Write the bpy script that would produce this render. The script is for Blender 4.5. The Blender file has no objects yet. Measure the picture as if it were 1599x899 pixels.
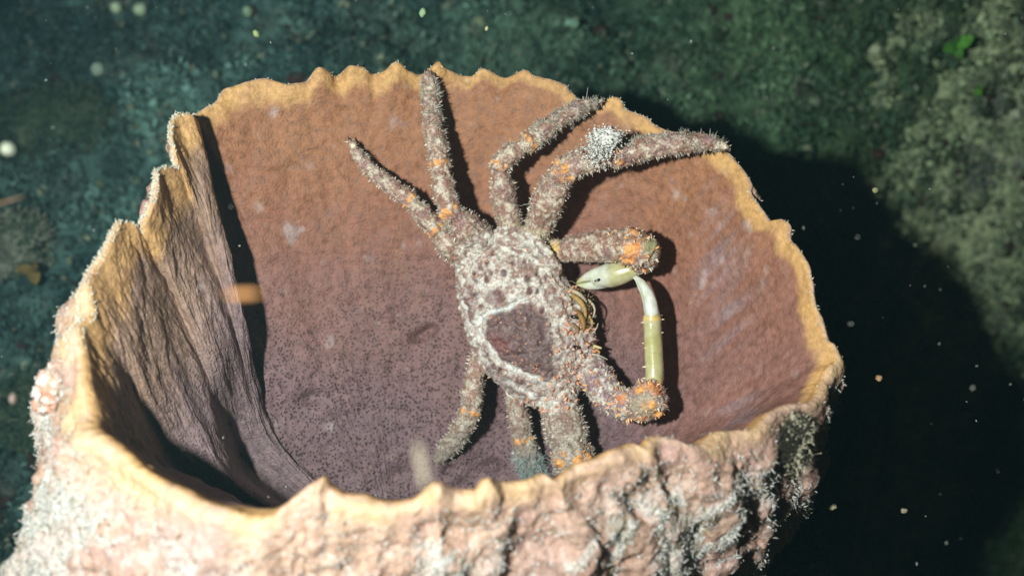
import bpy, bmesh, math, random
import numpy as np
from mathutils import Matrix, Vector

# ------------------------------------------------------------------ camera, world, lamp, exposure
W, H = 1599.0, 899.0
K = 0.95 / W                      # metres per photo pixel at one metre
PITCH = math.radians(40)
CAM = np.array([0.0, 0.0, 1.35])
RX = np.array([1.0, 0.0, 0.0])
UP = np.array([0.0, math.sin(PITCH), math.cos(PITCH)])
FW = np.array([0.0, math.cos(PITCH), -math.sin(PITCH)])
DOWN = np.array([0.0, 0.0, -1.0])

scene = bpy.context.scene
cd = bpy.data.cameras.new("camera"); cam = bpy.data.objects.new("camera", cd)
scene.collection.objects.link(cam); scene.camera = cam
cam.location = CAM; cam.rotation_euler = (math.radians(90) - PITCH, 0, 0)
cd.sensor_width = 36; cd.lens = 36 / 0.95
cd.clip_start = 0.02; cd.clip_end = 200
cd.dof.use_dof = True; cd.dof.focus_distance = 1.0; cd.dof.aperture_fstop = 2.9

world = bpy.data.worlds.new("World"); scene.world = world; world.use_nodes = True
wn = world.node_tree.nodes; wl = world.node_tree.links
for n in list(wn): wn.remove(n)
wo = wn.new('ShaderNodeOutputWorld'); wb = wn.new('ShaderNodeBackground'); sky = wn.new('ShaderNodeTexSky')
sky.sky_type = 'NISHITA'; sky.sun_disc = False
sky.sun_elevation = math.radians(4); sky.sun_rotation = math.radians(200)
wb.inputs[1].default_value = 0.005
wl.new(sky.outputs[0], wb.inputs[0]); wl.new(wb.outputs[0], wo.inputs[0])

def camv(x, y, d):                # metres right / up / forward of the camera
    return CAM + x * RX + y * UP + d * FW

# the diver's torch, held out to the left of the camera
ld = bpy.data.lights.new("dive_torch", 'SPOT'); lamp = bpy.data.objects.new("dive_torch", ld)
scene.collection.objects.link(lamp)
LAMP = camv(-0.30, 0.05, 0.0); AIM = camv(0.02, 0.04, 1.0)
lamp.location = LAMP
lamp.rotation_euler = Vector(AIM - LAMP).to_track_quat('-Z', 'Y').to_euler()
ld.energy = 75; ld.shadow_soft_size = 0.022; ld.spot_size = math.radians(96); ld.spot_blend = 0.9
ld.color = (0.97, 1.0, 1.0)

scene.view_settings.view_transform = 'Standard'; scene.view_settings.look = 'None'
scene.view_settings.exposure = 0.0; scene.view_settings.gamma = 1.0
scene.render.engine = 'CYCLES'
scene.cycles.use_denoising = True
scene.cycles.max_bounces = 6; scene.cycles.volume_bounces = 0

rng = np.random.default_rng(7)
random.seed(7)

# ------------------------------------------------------------------ maths helpers
def P(px, py, d):
    px = np.asarray(px, float); py = np.asarray(py, float); d = np.asarray(d, float)
    x = (px - W / 2) * K * d; y = -(py - H / 2) * K * d
    return CAM + x[..., None] * RX + y[..., None] * UP + d[..., None] * FW

def unP(p):
    q = p - CAM
    d = q @ FW
    return (q @ RX) / d / K + W / 2, -(q @ UP) / d / K + H / 2, d

_perm = np.random.default_rng(11).permutation(256)
_perm = np.concatenate([_perm, _perm, _perm])
_g = np.random.default_rng(12).normal(size=(256, 3)); _g /= np.linalg.norm(_g, axis=1)[:, None]
def noise(p):
    i = np.floor(p).astype(int); f = p - i; i &= 255
    u = f * f * f * (f * (f * 6 - 15) + 10)
    r = 0
    for dx in (0, 1):
        for dy in (0, 1):
            for dz in (0, 1):
                h = _perm[_perm[_perm[i[..., 0] + dx] + i[..., 1] + dy] + i[..., 2] + dz]
                g = _g[h]
                dot = g[..., 0] * (f[..., 0] - dx) + g[..., 1] * (f[..., 1] - dy) + g[..., 2] * (f[..., 2] - dz)
                w = (u[..., 0] if dx else 1 - u[..., 0]) * (u[..., 1] if dy else 1 - u[..., 1]) * (u[..., 2] if dz else 1 - u[..., 2])
                r = r + w * dot
    return r * 1.6                # about -1..1
def fbm(p, o=4, rough=0.5):
    r = 0; a = 1; t = 0
    for k in range(o):
        r = r + a * noise(p * 2 ** k + 17.3 * k); t += a; a *= rough
    return r / t
def ridge(p, o=3):
    r = 0; a = 1; t = 0
    for k in range(o):
        r = r + a * (1 - np.abs(noise(p * 2 ** k + 9.1 * k)) * 2); t += a; a *= 0.5
    return r / t
def sst(a, b, x):
    t = np.clip((x - a) / (b - a), 0, 1); return t * t * (3 - 2 * t)
def mixc(a, b, t):
    a = np.asarray(a, float); b = np.asarray(b, float); t = np.asarray(t)[..., None]
    return a * (1 - t) + b * t
def nrm(v): return v / (np.linalg.norm(v, axis=-1, keepdims=True) + 1e-12)
def pchip(x, y, xi):
    """monotone cubic along axis 0 of y"""
    h = np.diff(x).reshape((-1,) + (1,) * (y.ndim - 1)); dl = np.diff(y, axis=0) / h
    m = np.zeros_like(y)
    a, b = dl[:-1], dl[1:]
    w1 = 2 * h[1:] + h[:-1]; w2 = h[1:] + 2 * h[:-1]
    ok = a * b > 0
    with np.errstate(all='ignore'):
        hm = (w1 + w2) / (w1 / a + w2 / b)
    m[1:-1] = np.where(ok, hm, 0); m[0] = dl[0]; m[-1] = dl[-1]
    k = np.clip(np.searchsorted(x, xi, side='right') - 1, 0, len(x) - 2)
    t = ((xi - x[k]) / (x[k + 1] - x[k])).reshape((-1,) + (1,) * (y.ndim - 1)); hh = h[k]
    return ((2*t**3 - 3*t**2 + 1) * y[k] + (t**3 - 2*t**2 + t) * hh * m[k] + (-2*t**3 + 3*t**2) * y[k+1] + (t**3 - t**2) * hh * m[k+1])

# ------------------------------------------------------------------ mesh / object helpers
def tag(o, label=None, cat=None, group=None, kind=None):
    if label: o['label'] = label
    if cat: o['category'] = cat
    if group: o['group'] = group
    if kind: o['kind'] = kind
    return o

def link_mesh(name, v, f, mat, parent=None, col=None, normals=None, smooth=True, origin=None, fm=None, attrs=None):
    """v (N,3), f (M,k) int array; one mesh object"""
    v = np.asarray(v, float)
    if origin is None: origin = np.zeros(3)
    me = bpy.data.meshes.new(name)
    f = np.asarray(f); k = f.shape[1]
    me.vertices.add(len(v)); me.vertices.foreach_set('co', (v - origin).astype(np.float32).ravel())
    me.loops.add(f.size); me.loops.foreach_set('vertex_index', f.astype(np.int32).ravel())
    me.polygons.add(len(f)); me.polygons.foreach_set('loop_start', np.arange(0, f.size, k, dtype=np.int32))
    try: me.polygons.foreach_set('loop_total', np.full(len(f), k, dtype=np.int32))
    except Exception: pass
    me.update(calc_edges=True)
    if smooth: me.polygons.foreach_set('use_smooth', np.ones(len(f), dtype=bool))
    for m in (mat if isinstance(mat, (list, tuple)) else [mat]): me.materials.append(m)
    if fm is not None: me.polygons.foreach_set('material_index', np.asarray(fm, np.int32))
    if col is not None:
        a = me.attributes.new('Col', 'FLOAT_COLOR', 'POINT')
        a.data.foreach_set('color', np.concatenate([np.clip(col, 0, 1), np.ones((len(v), 1))], 1).astype(np.float32).ravel())
    for nm, arr in (attrs or {}).items():
        a = me.attributes.new(nm, 'FLOAT', 'POINT'); a.data.foreach_set('value', np.asarray(arr, np.float32).ravel())
    if normals is not None:
        me.normals_split_custom_set_from_vertices(normals.astype(np.float32))
    o = bpy.data.objects.new(name, me); scene.collection.objects.link(o)
    if parent is not None:
        o.parent = parent; o.location = Vector(origin) - parent.location
    else: o.location = origin
    return o

def grid_faces(nr, nc, wrap=False):
    r = np.arange(nr - 1)[:, None]; c = np.arange(nc if wrap else nc - 1)[None, :]
    c2 = (c + 1) % nc
    a = r * nc + c; b = r * nc + c2; d = (r + 1) * nc + c; e = (r + 1) * nc + c2
    return np.stack([a, d, e, b], -1).reshape(-1, 4)

def mat_new(name, rough=0.6, spec=0.4, use_col=True, base=(0.5, 0.5, 0.5), bumps=(), var=0.25, vscale=300, pores=None, sss=0.0, coat=0.0, rvar=0.0):
    """vertex pigment, broken up by noise; bumps = [(scale, detail, strength_metres)]"""
    m = bpy.data.materials.new(name); m.use_nodes = True
    nt = m.node_tree; N = nt.nodes; L = nt.links; N.clear()
    out = N.new('ShaderNodeOutputMaterial'); b = N.new('ShaderNodeBsdfPrincipled'); L.new(b.outputs[0], out.inputs[0])
    geo = N.new('ShaderNodeNewGeometry')
    if use_col:
        at = N.new('ShaderNodeAttribute'); at.attribute_name = 'Col'; src = at.outputs['Color']
    else:
        rgb = N.new('ShaderNodeRGB'); rgb.outputs[0].default_value = (*base, 1); src = rgb.outputs[0]
    nz = N.new('ShaderNodeTexNoise'); nz.inputs['Scale'].default_value = vscale; nz.inputs['Detail'].default_value = 4
    L.new(geo.outputs['Position'], nz.inputs['Vector'])
    mr = N.new('ShaderNodeMapRange'); mr.inputs[1].default_value = 0.3; mr.inputs[2].default_value = 0.7
    mr.inputs[3].default_value = 1 - var; mr.inputs[4].default_value = 1 + var; L.new(nz.outputs[0], mr.inputs[0])
    mx = N.new('ShaderNodeVectorMath'); mx.operation = 'SCALE'; L.new(src, mx.inputs[0]); L.new(mr.outputs[0], mx.inputs['Scale'])
    colout = mx.outputs[0]
    hsum = None
    for sc, det, st in bumps:
        n2 = N.new('ShaderNodeTexNoise'); n2.inputs['Scale'].default_value = sc; n2.inputs['Detail'].default_value = det
        L.new(geo.outputs['Position'], n2.inputs['Vector'])
        mm = N.new('ShaderNodeMath'); mm.operation = 'MULTIPLY'; mm.inputs[1].default_value = st; L.new(n2.outputs[0], mm.inputs[0])
        if hsum is None: hsum = mm.outputs[0]
        else:
            ad = N.new('ShaderNodeMath'); ad.operation = 'ADD'; L.new(hsum, ad.inputs[0]); L.new(mm.outputs[0], ad.inputs[1]); hsum = ad.outputs[0]
    if pores:
        sc, depth, dark = pores
        vo = N.new('ShaderNodeTexVoronoi'); vo.inputs['Scale'].default_value = sc; L.new(geo.outputs['Position'], vo.inputs['Vector'])
        pr = N.new('ShaderNodeMapRange'); pr.interpolation_type = 'SMOOTHSTEP'
        pr.inputs[1].default_value = 0.14; pr.inputs[2].default_value = 0.42; pr.inputs[3].default_value = 1; pr.inputs[4].default_value = 0
        nv_ = N.new('ShaderNodeTexNoise'); nv_.inputs['Scale'].default_value = sc * .22; L.new(geo.outputs['Position'], nv_.inputs['Vector'])
        sb = N.new('ShaderNodeMath'); sb.operation = 'MULTIPLY_ADD'; sb.inputs[1].default_value = .5; sb.inputs[2].default_value = -.25; L.new(nv_.outputs[0], sb.inputs[0])
        ad0 = N.new('ShaderNodeMath'); ad0.operation = 'ADD'; L.new(vo.outputs['Distance'], ad0.inputs[0]); L.new(sb.outputs[0], ad0.inputs[1])
        L.new(ad0.outputs[0], pr.inputs[0])
        pa = N.new('ShaderNodeAttribute'); pa.attribute_name = 'pore'
        pm = N.new('ShaderNodeMath'); pm.operation = 'MULTIPLY'; L.new(pr.outputs[0], pm.inputs[0]); L.new(pa.outputs['Fac'], pm.inputs[1])
        dk = N.new('ShaderNodeMath'); dk.operation = 'MULTIPLY_ADD'; dk.inputs[1].default_value = -dark; dk.inputs[2].default_value = 1; L.new(pm.outputs[0], dk.inputs[0])
        m3 = N.new('ShaderNodeVectorMath'); m3.operation = 'SCALE'; L.new(colout, m3.inputs[0]); L.new(dk.outputs[0], m3.inputs['Scale']); colout = m3.outputs[0]
        hp = N.new('ShaderNodeMath'); hp.operation = 'MULTIPLY'; hp.inputs[1].default_value = -depth; L.new(pm.outputs[0], hp.inputs[0])
        ad = N.new('ShaderNodeMath'); ad.operation = 'ADD'; L.new(hsum, ad.inputs[0]); L.new(hp.outputs[0], ad.inputs[1]); hsum = ad.outputs[0]
        v2 = N.new('ShaderNodeTexVoronoi'); v2.inputs['Scale'].default_value = sc * .45; L.new(geo.outputs['Position'], v2.inputs['Vector'])
        q2 = N.new('ShaderNodeMapRange'); q2.interpolation_type = 'SMOOTHSTEP'
        q2.inputs[1].default_value = 0.06; q2.inputs[2].default_value = 0.26; q2.inputs[3].default_value = 1; q2.inputs[4].default_value = 0
        L.new(v2.outputs['Distance'], q2.inputs[0])
        p2 = N.new('ShaderNodeMath'); p2.operation = 'MULTIPLY'; L.new(q2.outputs[0], p2.inputs[0]); L.new(pa.outputs['Fac'], p2.inputs[1])
        e2 = N.new('ShaderNodeMath'); e2.operation = 'MULTIPLY_ADD'; e2.inputs[1].default_value = -.5; e2.inputs[2].default_value = 1; L.new(p2.outputs[0], e2.inputs[0])
        m4 = N.new('ShaderNodeVectorMath'); m4.operation = 'SCALE'; L.new(colout, m4.inputs[0]); L.new(e2.outputs[0], m4.inputs['Scale']); colout = m4.outputs[0]
    L.new(colout, b.inputs['Base Color'])
    if hsum is not None:
        bp = N.new('ShaderNodeBump'); bp.inputs['Strength'].default_value = 1; bp.inputs['Distance'].default_value = 1
        L.new(hsum, bp.inputs['Height']); L.new(bp.outputs[0], b.inputs['Normal'])
    b.inputs['Roughness'].default_value = rough; b.inputs['Specular IOR Level'].default_value = spec
    if rvar:
        rr = N.new('ShaderNodeMapRange'); rr.inputs[1].default_value = .35; rr.inputs[2].default_value = .65
        rr.inputs[3].default_value = rough - rvar; rr.inputs[4].default_value = rough + rvar
        L.new(nz.outputs[0], rr.inputs[0]); L.new(rr.outputs[0], b.inputs['Roughness'])
    if sss:
        b.inputs['Subsurface Weight'].default_value = sss; b.inputs['Subsurface Scale'].default_value = 0.006
        b.inputs['Subsurface Radius'].default_value = (1, .6, .3)
    b.inputs['Coat Weight'].default_value = coat; b.inputs['Coat Roughness'].default_value = .25
    return m

M_inner = mat_new('sponge_inner', .62, .35, bumps=[(75, 6, .0024), (420, 4, .0011)], var=.25, vscale=160, pores=(330, .0010, .62), rvar=.12)
M_rim = mat_new('sponge_rim', .6, .35, bumps=[(80, 5, .0026), (350, 5, .0012)], var=.22, vscale=190)
M_outer = mat_new('sponge_outer', .6, .35, bumps=[(80, 5, .003), (330, 5, .0016)], var=.25, vscale=220)
M_crust = mat_new('white_growth', .7, .2, bumps=[(600, 3, .0006)], var=.2, vscale=400)
M_shell = mat_new('crab_shell', .5, .4, bumps=[(350, 4, .0012), (1000, 3, .0005)], var=.3, vscale=520, rvar=.1)
M_bristle = mat_new('crab_bristle', .6, .3, var=.25, vscale=700)
M_spine = mat_new('crab_spine', .3, .6, var=.2, vscale=500)
M_bed = mat_new('reef_ground', .85, .1, bumps=[(25, 6, .012), (120, 4, .004)], var=.45, vscale=60)
M_algae = mat_new('algae_leaf', .7, .2, var=.4, vscale=90)
M_speck = mat_new('drifting_matter', .8, .2, var=.1, vscale=300)
M_claw = mat_new('crab_claw', .32, .5, bumps=[(500, 3, .0002)], var=.08, vscale=200, coat=.2)
M_dark = mat_new('crab_black', .15, .8, use_col=False, base=(.01, .008, .006))

def ico(sub=4):
    bm = bmesh.new(); bmesh.ops.create_icosphere(bm, subdivisions=sub, radius=1)
    v = np.array([x.co[:] for x in bm.verts]); f = np.array([[q.index for q in x.verts] for x in bm.faces]); bm.free(); return v, f

# ------------------------------------------------------------------ SPONGE
BX, BY, BD = 640.0, 905.0, 1.12
RIM = [  # px, py, depth, path of the inner surface below it (or None)
 (309,184,1.0,None),(340,167,1.01,None),(356,150,1.015,None),(390,139,1.02,None),(416,133,1.025,None),(454,138,1.03,None),(478,134,1.035,None),
 (501,114,1.03,None),(516,120,1.04,None),(527,124,1.05,None),(549,111,1.04,None),(568,112,1.045,None),(583,122,1.055,None),(599,119,1.05,None),
 (620,106,1.05,None),(639,118,1.06,None),(658,122,1.065,None),(684,107,1.055,None),(703,118,1.065,None),(733,124,1.07,None),(755,114,1.065,None),
 (785,126,1.07,None),(819,118,1.06,None),(838,127,1.06,None),(860,133,1.055,None),(879,141,1.05,None),(890,153,1.05,None),(912,170,1.05,None),(939,163,1.045,None),
 (961,162,1.04,None),(977,180,1.04,None),(1003,189,1.035,None),(1022,204,1.03,None),(1060,215,1.02,None),(1095,222,1.01,None),(1125,241,1.0,None),
 (1146,262,.99,None),(1165,286,.98,None),(1167,307,.98,None),(1183,330,.97,None),(1193,345,.965,None),(1214,348,.955,None),(1225,359,.95,None),(1227,380,.95,None),
 (1240,396,.94,None),(1256,422,.935,None),(1261,448,.93,None),(1264,474,.925,None),(1274,500,.92,None),(1282,529,.915,None),(1293,542,.91,None),(1299,563,.905,None),
 (1285,579,.90,None),(1272,600,.895,None),(1264,618,.885,None),(1250,632,.875,None),(1219,636,.865,None),(1189,650,.855,None),(1167,669,.845,None),(1136,673,.84,None),
 (1110,677,.835,None),(1084,690,.825,None),(1061,692,.815,None),(1038,688,.815,None),(1008,688,.81,None),(993,700,.80,None),(971,701,.80,None),(948,709,.79,None),
 (918,720,.785,None),(888,731,.78,None),(865,745,.77,None),(839,743,.77,None),(819,750,.765,None),(783,753,.76,None),(763,747,.75,None),(753,751,.75,None),
 (736,766,.75,None),(709,765,.75,None),(683,757,.74,None),(663,766,.745,None),(640,780,.745,None),(600,782,.74,None),(576,776,.74,None),(540,772,.735,None),
 (523,765,.735,None),(510,751,.73,None),(496,756,.735,None),(473,770,.735,None),(447,786,.73,None),(427,797,.73,None),(400,799,.73,None),(364,790,.73,None),
 (328,780,.735,None),(293,762,.74,None),(262,749,.745,None),(231,731,.75,None),(208,709,.76,None),(184,689,.765,None),
 (160,668,.775,[(195,725,.85),(260,785,.93),(390,860,1.03)]),
 (158,646,.785,[(186,690,.85),(245,765,.92),(365,845,1.01)]),
 (148,606,.795,[(184,665,.86),(238,742,.92),(345,825,1.0)]),
 (140,560,.81,[(184,630,.87),(236,715,.92),(335,800,.99)]),
 (133,520,.82,[(186,585,.88),(238,690,.93),(330,785,.985)]),
 (153,498,.835,[(196,560,.89),(245,670,.945),(332,775,.99)]),
 (145,451,.84,[(202,535,.885),(254,650,.935),(338,765,.985)]),
 (153,429,.85,[(212,520,.89),(264,635,.935),(345,758,.98)]),
 (171,394,.86,[(226,500,.90),(280,620,.94),(352,750,.975)]),
 (185,362,.87,[(240,480,.91),(298,605,.945),(360,740,.97)]),
 (196,349,.88,[(252,470,.92),(312,598,.955),(366,733,.975)]),
 (214,354,.89,[(266,462,.93),(326,590,.96),(372,728,.99)]),
 (224,366,.90,[(276,458,.94),(336,585,.965),(378,722,1.03)]),
 (231,345,.895,[(282,445,.93),(342,572,.96),(386,708,1.05)]),
 (245,314,.90,[(292,425,.935),(350,552,.96),(394,690,1.045)]),
 (249,287,.905,[(300,405,.94),(358,535,.965),(402,675,1.035)]),
 (248,270,.91,[(308,392,.945),(366,520,.97),(408,665,1.03)]),
 (267,264,.925,[(318,380,.955),(374,508,.975),(414,658,1.025)]),
 (280,265,.935,[(328,368,.965),(380,498,.985),(418,652,1.022)]),
 (275,238,.93,[(333,350,.955),(385,490,.978),(421,648,1.02)]),
 (271,211,.935,[(338,338,.955),(390,484,.975),(424,645,1.018)]),
 (274,191,.945,[(343,330,.955),(393,478,.973),(426,642,1.016)]),
 (284,182,.95,[(348,325,.958),(396,474,.973),(428,640,1.016)]),
 (303,185,.958,[(354,322,.966),(401,472,.978),(433,640,1.02)]),
 (310,192,.975,[(350,325,.995),(396,478,1.01),(432,648,1.04)]),
 (312,196,.995,[(328,330,1.035),(366,490,1.055),(425,680,1.078)]),
 (309,186,1.0,[(344,320,1.047),(392,500,1.066),(462,700,1.088)]),
]
def full_path(e):
    px, py, d, path = e
    s4 = [.25, .5, .75, 1.0]
    pts = [(px, py, d)]
    endp = (BX + .01 * (px - BX), BY + .005 * (py - BY), BD)
    if path: pts += [tuple(q) for q in path] + [endp]
    else:
        back = sst(760, 300, py)                    # 1 on the far wall, 0 on the near lip
        for s in s4[:-1]:
            x = px + (endp[0] - px) * s; y = py + (endp[1] - py) * s
            b = (.055 * math.sin(math.pi * min(1, s * 1.0))) if px > 1000 else .022 * math.sin(math.pi * s)
            pts.append((x, y, d + (BD - d) * s ** .85 + b * back))
        pts.append(endp)
    return pts
CT = np.array([full_path(e) for e in RIM])          # stations x 5 x 3 in (px, py, depth)
fold_i = [i for i, e in enumerate(RIM) if e[3] is not None]
for q, i in enumerate(fold_i[:-2]):
    w_ = q / (len(fold_i) - 3)
    CT[i, 1, 0] -= 14 * w_; CT[i, 2, 0] -= 24 * w_; CT[i, 3, 0] -= 20 * w_
    CT[i, 3, 2] += .044 * max(0, w_ - .45) / .55
    CT[i, 1, 2] += .022 * w_ - .048 * max(0, 1 - w_ * 2); CT[i, 2, 2] += .020 * w_ - .052 * max(0, 1 - w_ * 2)
    CT[i, 3, 2] += .010 * w_ - .015 * max(0, 1 - w_ * 2)
# smooth the deeper rows of the auto part so the scallops die out below the rim
auto = np.array([e[3] is None for e in RIM])
for row in (1, 2, 3, 4):
    for it in range(6 + 4 * row):
        c = CT[:, row].copy(); sm = (np.roll(c, 1, 0) + 2 * c + np.roll(c, -1, 0)) / 4
        ok = auto & np.roll(auto, 1) & np.roll(auto, -1); ok[0] = False
        CT[ok, row] = sm[ok]
CR = CT[:, 0].copy()
for it in range(14):
    c = CT[:, 0].copy(); sm = (np.roll(c, 1, 0) + 2 * c + np.roll(c, -1, 0)) / 4
    ok = auto & np.roll(auto, 1) & np.roll(auto, -1); ok[0] = False
    CT[ok, 0] = sm[ok]
DELTA = (CR - CT[:, 0]) * np.array([1, 1.25, 1])
CT = np.concatenate([CT, CT[:1]], 0); DELTA = np.concatenate([DELTA, DELTA[:1]], 0)
w3 = np.array([1, 1, 900.0])
seg = np.linalg.norm(np.diff(CT[:, :4], axis=0) * w3, axis=2).mean(1) * .5 + np.linalg.norm(np.diff(CT[:, 0], axis=0) * w3, axis=1) * .5
TH = np.concatenate([[0], np.cumsum(seg + 2)])
NC = 1500; NI = 250; NO = 230
ti = np.linspace(0, TH[-1], NC, endpoint=False)
ST = pchip(TH, CT, ti)                              # NC x 5 x 3
rim_i = int(np.searchsorted(ti, TH[-2]))            # crease to the far wall
sI = np.linspace(0, 1, NI) ** 1.15
PI_ = pchip(np.array([0, .25, .5, .75, 1.0]), np.transpose(ST, (1, 0, 2)), sI)   # NI x NC x 3
PI_ = PI_ + pchip(TH, DELTA, ti)[None] * np.exp(-sI / .045)[:, None, None]
inner = P(PI_[..., 0], PI_[..., 1], PI_[..., 2])
# where the far wall is, for everything standing on it
_far = PI_[::4, ::5].reshape(-1, 3)
_fi = np.tile(np.arange(NC)[::5], len(sI[::4]))
_x0 = TH[52]; _keep = (ti[_fi] < _x0) | (ti[_fi] > TH[-2])
_far = _far[_keep]
def wall(px, py):
    dd = (_far[:, 0] - px) ** 2 + (_far[:, 1] - py) ** 2
    k = np.argsort(dd)[:6]; w = 1 / (dd[k] + 30)
    return float((w * _far[k, 2]).sum() / w.sum())

R0 = inner[0]                                       # rim line
axisC = R0.mean(0)
outw = R0 - axisC; outw[:, 2] = 0; outw = nrm(outw)
for it in range(60): outw = nrm((np.roll(outw, 1, 0) + outw + np.roll(outw, -1, 0)) / 3)
capd = nrm(R0 - inner[6]); capd = nrm(capd - outw * (capd * outw).sum(1, keepdims=True) * .9 + UP * .25)
px0, py0 = PI_[0, :, 0], PI_[0, :, 1]
front = sst(520, 720, py0); leftf = sst(420, 120, px0) * sst(330, 560, py0)
th = (.006 + .009 * front + .006 * leftf) * (1 + .55 * fbm(np.stack([ti / 1000 * 6, ti * 0, ti * 0 + 2], -1), 2))
down3 = np.tile(DOWN, (NC, 1))
O0 = R0 + outw * th[:, None]
cap = []
for a in (30, 60, 90, 120, 150):
    a = math.radians(a)
    cap.append((R0 + O0) / 2 + (R0 - O0) / 2 * math.cos(a) + capd * th[:, None] * .45 * math.sin(a))
cap = np.array(cap)
baseC = axisC + DOWN * .52 + np.array([0, .02, 0])
b1 = .012 + .062 * front * sst(1290, 1020, px0) + .095 * leftf + .060 * sst(500, 200, px0) * front
c1 = O0 + outw * b1[:, None] + DOWN * .13
c2 = baseC + outw * .265
sO = (np.linspace(0, 1, NO + 1)[1:]) ** 1.25
ca_ = O0 + DOWN * .05 + outw * (.018 + .15 * b1)[:, None]
outer = np.array([(1 - t) ** 3 * O0 + 3 * t * (1 - t) ** 2 * ca_ + 3 * t * t * (1 - t) * (c1 + DOWN * .06) + t ** 3 * c2 for t in sO])
G = np.concatenate([inner[::-1], cap, outer], 0)    # rows: bottom of cup -> rim -> foot
NR = len(G)
iR = NI - 1                                         # index of rim row
def gnorm(G):
    du = np.roll(G, -1, 1) - np.roll(G, 1, 1)
    dv = np.gradient(G, axis=0)
    return nrm(np.cross(du, dv))
Nn = gnorm(G)
cc = Nn[iR + 60:, :].reshape(-1, 3); oo = np.tile(outw, (NR - iR - 60, 1))
if (cc * oo).sum() < 0: Nn = -Nn
FLIP = (cc * oo).sum() < 0
rowlen = np.linalg.norm(np.diff(G, axis=0), axis=2)
cum = np.concatenate([np.zeros((1, NC)), np.cumsum(rowlen, 0)], 0)
rd = np.abs(cum - cum[iR + 2])                      # distance from the rim along the wall
side = (np.arange(NR) > iR + 2).astype(float)[:, None] * np.ones((1, NC))
PXg, PYg, Dg = unP(G)
thm = (ti / 1000.0)[None, :] * np.ones((NR, 1))     # along-the-rim coordinate
# --- displacement
foldw = ((ti > TH[98]) & (ti < TH[len(TH) - 3])).astype(float)
for it in range(20): foldw = (np.roll(foldw, 1) + foldw + np.roll(foldw, -1)) / 3
foldw = foldw[None, :] * np.ones((NR, 1))
Q = G.copy()
stretch = np.stack([thm * 24, rd * 18, thm * 0], -1)
stretch2 = np.stack([thm * 85 + 1.1 * noise(G * 18), rd * 45, thm * 0 + 3], -1)
lowfac = sst(.14, .34, rd)
wr = .35 + .9 * fbm(stretch + .45 * noise(G * 9)[..., None], 4, .6)
wr2 = ridge(stretch2, 3)
inn = (1 - side)
near = sst(.0, .02, rd)
disp = inn * foldw * near * (.0048 * (wr - .4) + .0011 * (wr2 - .4))
disp += inn * (1 - foldw) * near * (.006 * fbm(G * 12, 3) + .0022 * fbm(G * 38, 3) + .0010 * fbm(G * 90, 3) + .0018 * lowfac * sst(900, 450, PXg) * fbm(np.stack([thm * 60 + 1.2 * noise(G * 20), rd * 26, thm * 0 + 3], -1), 3))
lump = fbm(G * 9, 3); ls = ridge(G * 22 + 5, 3)
disp += side * sst(0.002, .04, rd) * (.022 * lump + .008 * (ls - .3) + .005 * fbm(G * 55, 4))
disp += side * sst(0, .012, rd) * (.0025 * fbm(G * 80, 3) + .010 * fbm(G * 13 + 70, 2) * np.exp(-(rd / .06) ** 2) * (front + leftf)[None, :])
# pits and holes on the lower right of the outer wall
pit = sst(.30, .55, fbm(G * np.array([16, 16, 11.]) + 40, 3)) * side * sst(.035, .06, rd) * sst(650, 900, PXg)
disp -= .022 * pit
# rim roughness: small teeth
disp_r = (.0022 * fbm(np.stack([thm * 60, thm * 0, thm * 0], -1), 3)) * np.exp(-(rd / .010) ** 2)
Q += Nn * disp[..., None] + np.concatenate([np.tile(capd, (NR, 1, 1))], 0) * disp_r[..., None]
# small siphon-like hollows in the far wall
for hx, hy, hr in ((487, 622, 13), (668, 517, 9), (655, 528, 8), (622, 742, 14), (768, 727, 10), (700, 735, 8)):
    rr = np.hypot((PXg - hx) / 1.5 + (PYg - hy) * .3, PYg - hy) / hr
    Q -= Nn * (inn * .010 * np.exp(-rr ** 2) * (1 - foldw))[..., None]
Nn2 = gnorm(Q)
if FLIP: Nn2 = -Nn2
# --- pigment, with some shade painted in
C_or = (.31, .145, .068); C_br = (.275, .120, .070); C_pu = (.178, .117, .122); C_yel = (.60, .355, .125)
n1 = fbm(G * 7 + 3, 4); n2 = fbm(G * 30 + 8, 4); n3 = fbm(G * 90, 3)
deep = sst(260, 690, PYg + 130 * n1 - .12 * (PXg - 700))
ci = mixc(C_or, C_br, sst(150, 420, PYg + 90 * n2 + 80 * n1 - .1*(PXg-500)))
ci = mixc(ci, C_pu, deep * .95)  # purple low down: partly own hue, partly the dimmer light put into the colour
ci = mixc(ci, (.28, .125, .080), .8 * sst(950, 1150, PXg) * deep)
ci = mixc(ci, (.40, .22, .10), sst(.25, .6, n2 + .3 * n1) * .35 * (1 - deep))
ci = mixc(ci, (.34, .24, .20), sst(.30, .6, fbm(G * np.array([60, 60, 40.]) + 50, 3)) * .6)
ci = mixc(ci, (.42, .36, .33), sst(.42, .6, fbm(G * 30 + 90, 3)) * .6)
ci = mixc(ci, (.30, .25, .27), .5 * np.exp(-((PXg - 1130 - .1 * (PYg - 450)) / 38) ** 2) * sst(-.1, .3, fbm(np.stack([thm * 40, rd * 6, thm * 0 + 1], -1), 3)) * sst(250, 330, PYg))
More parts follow.
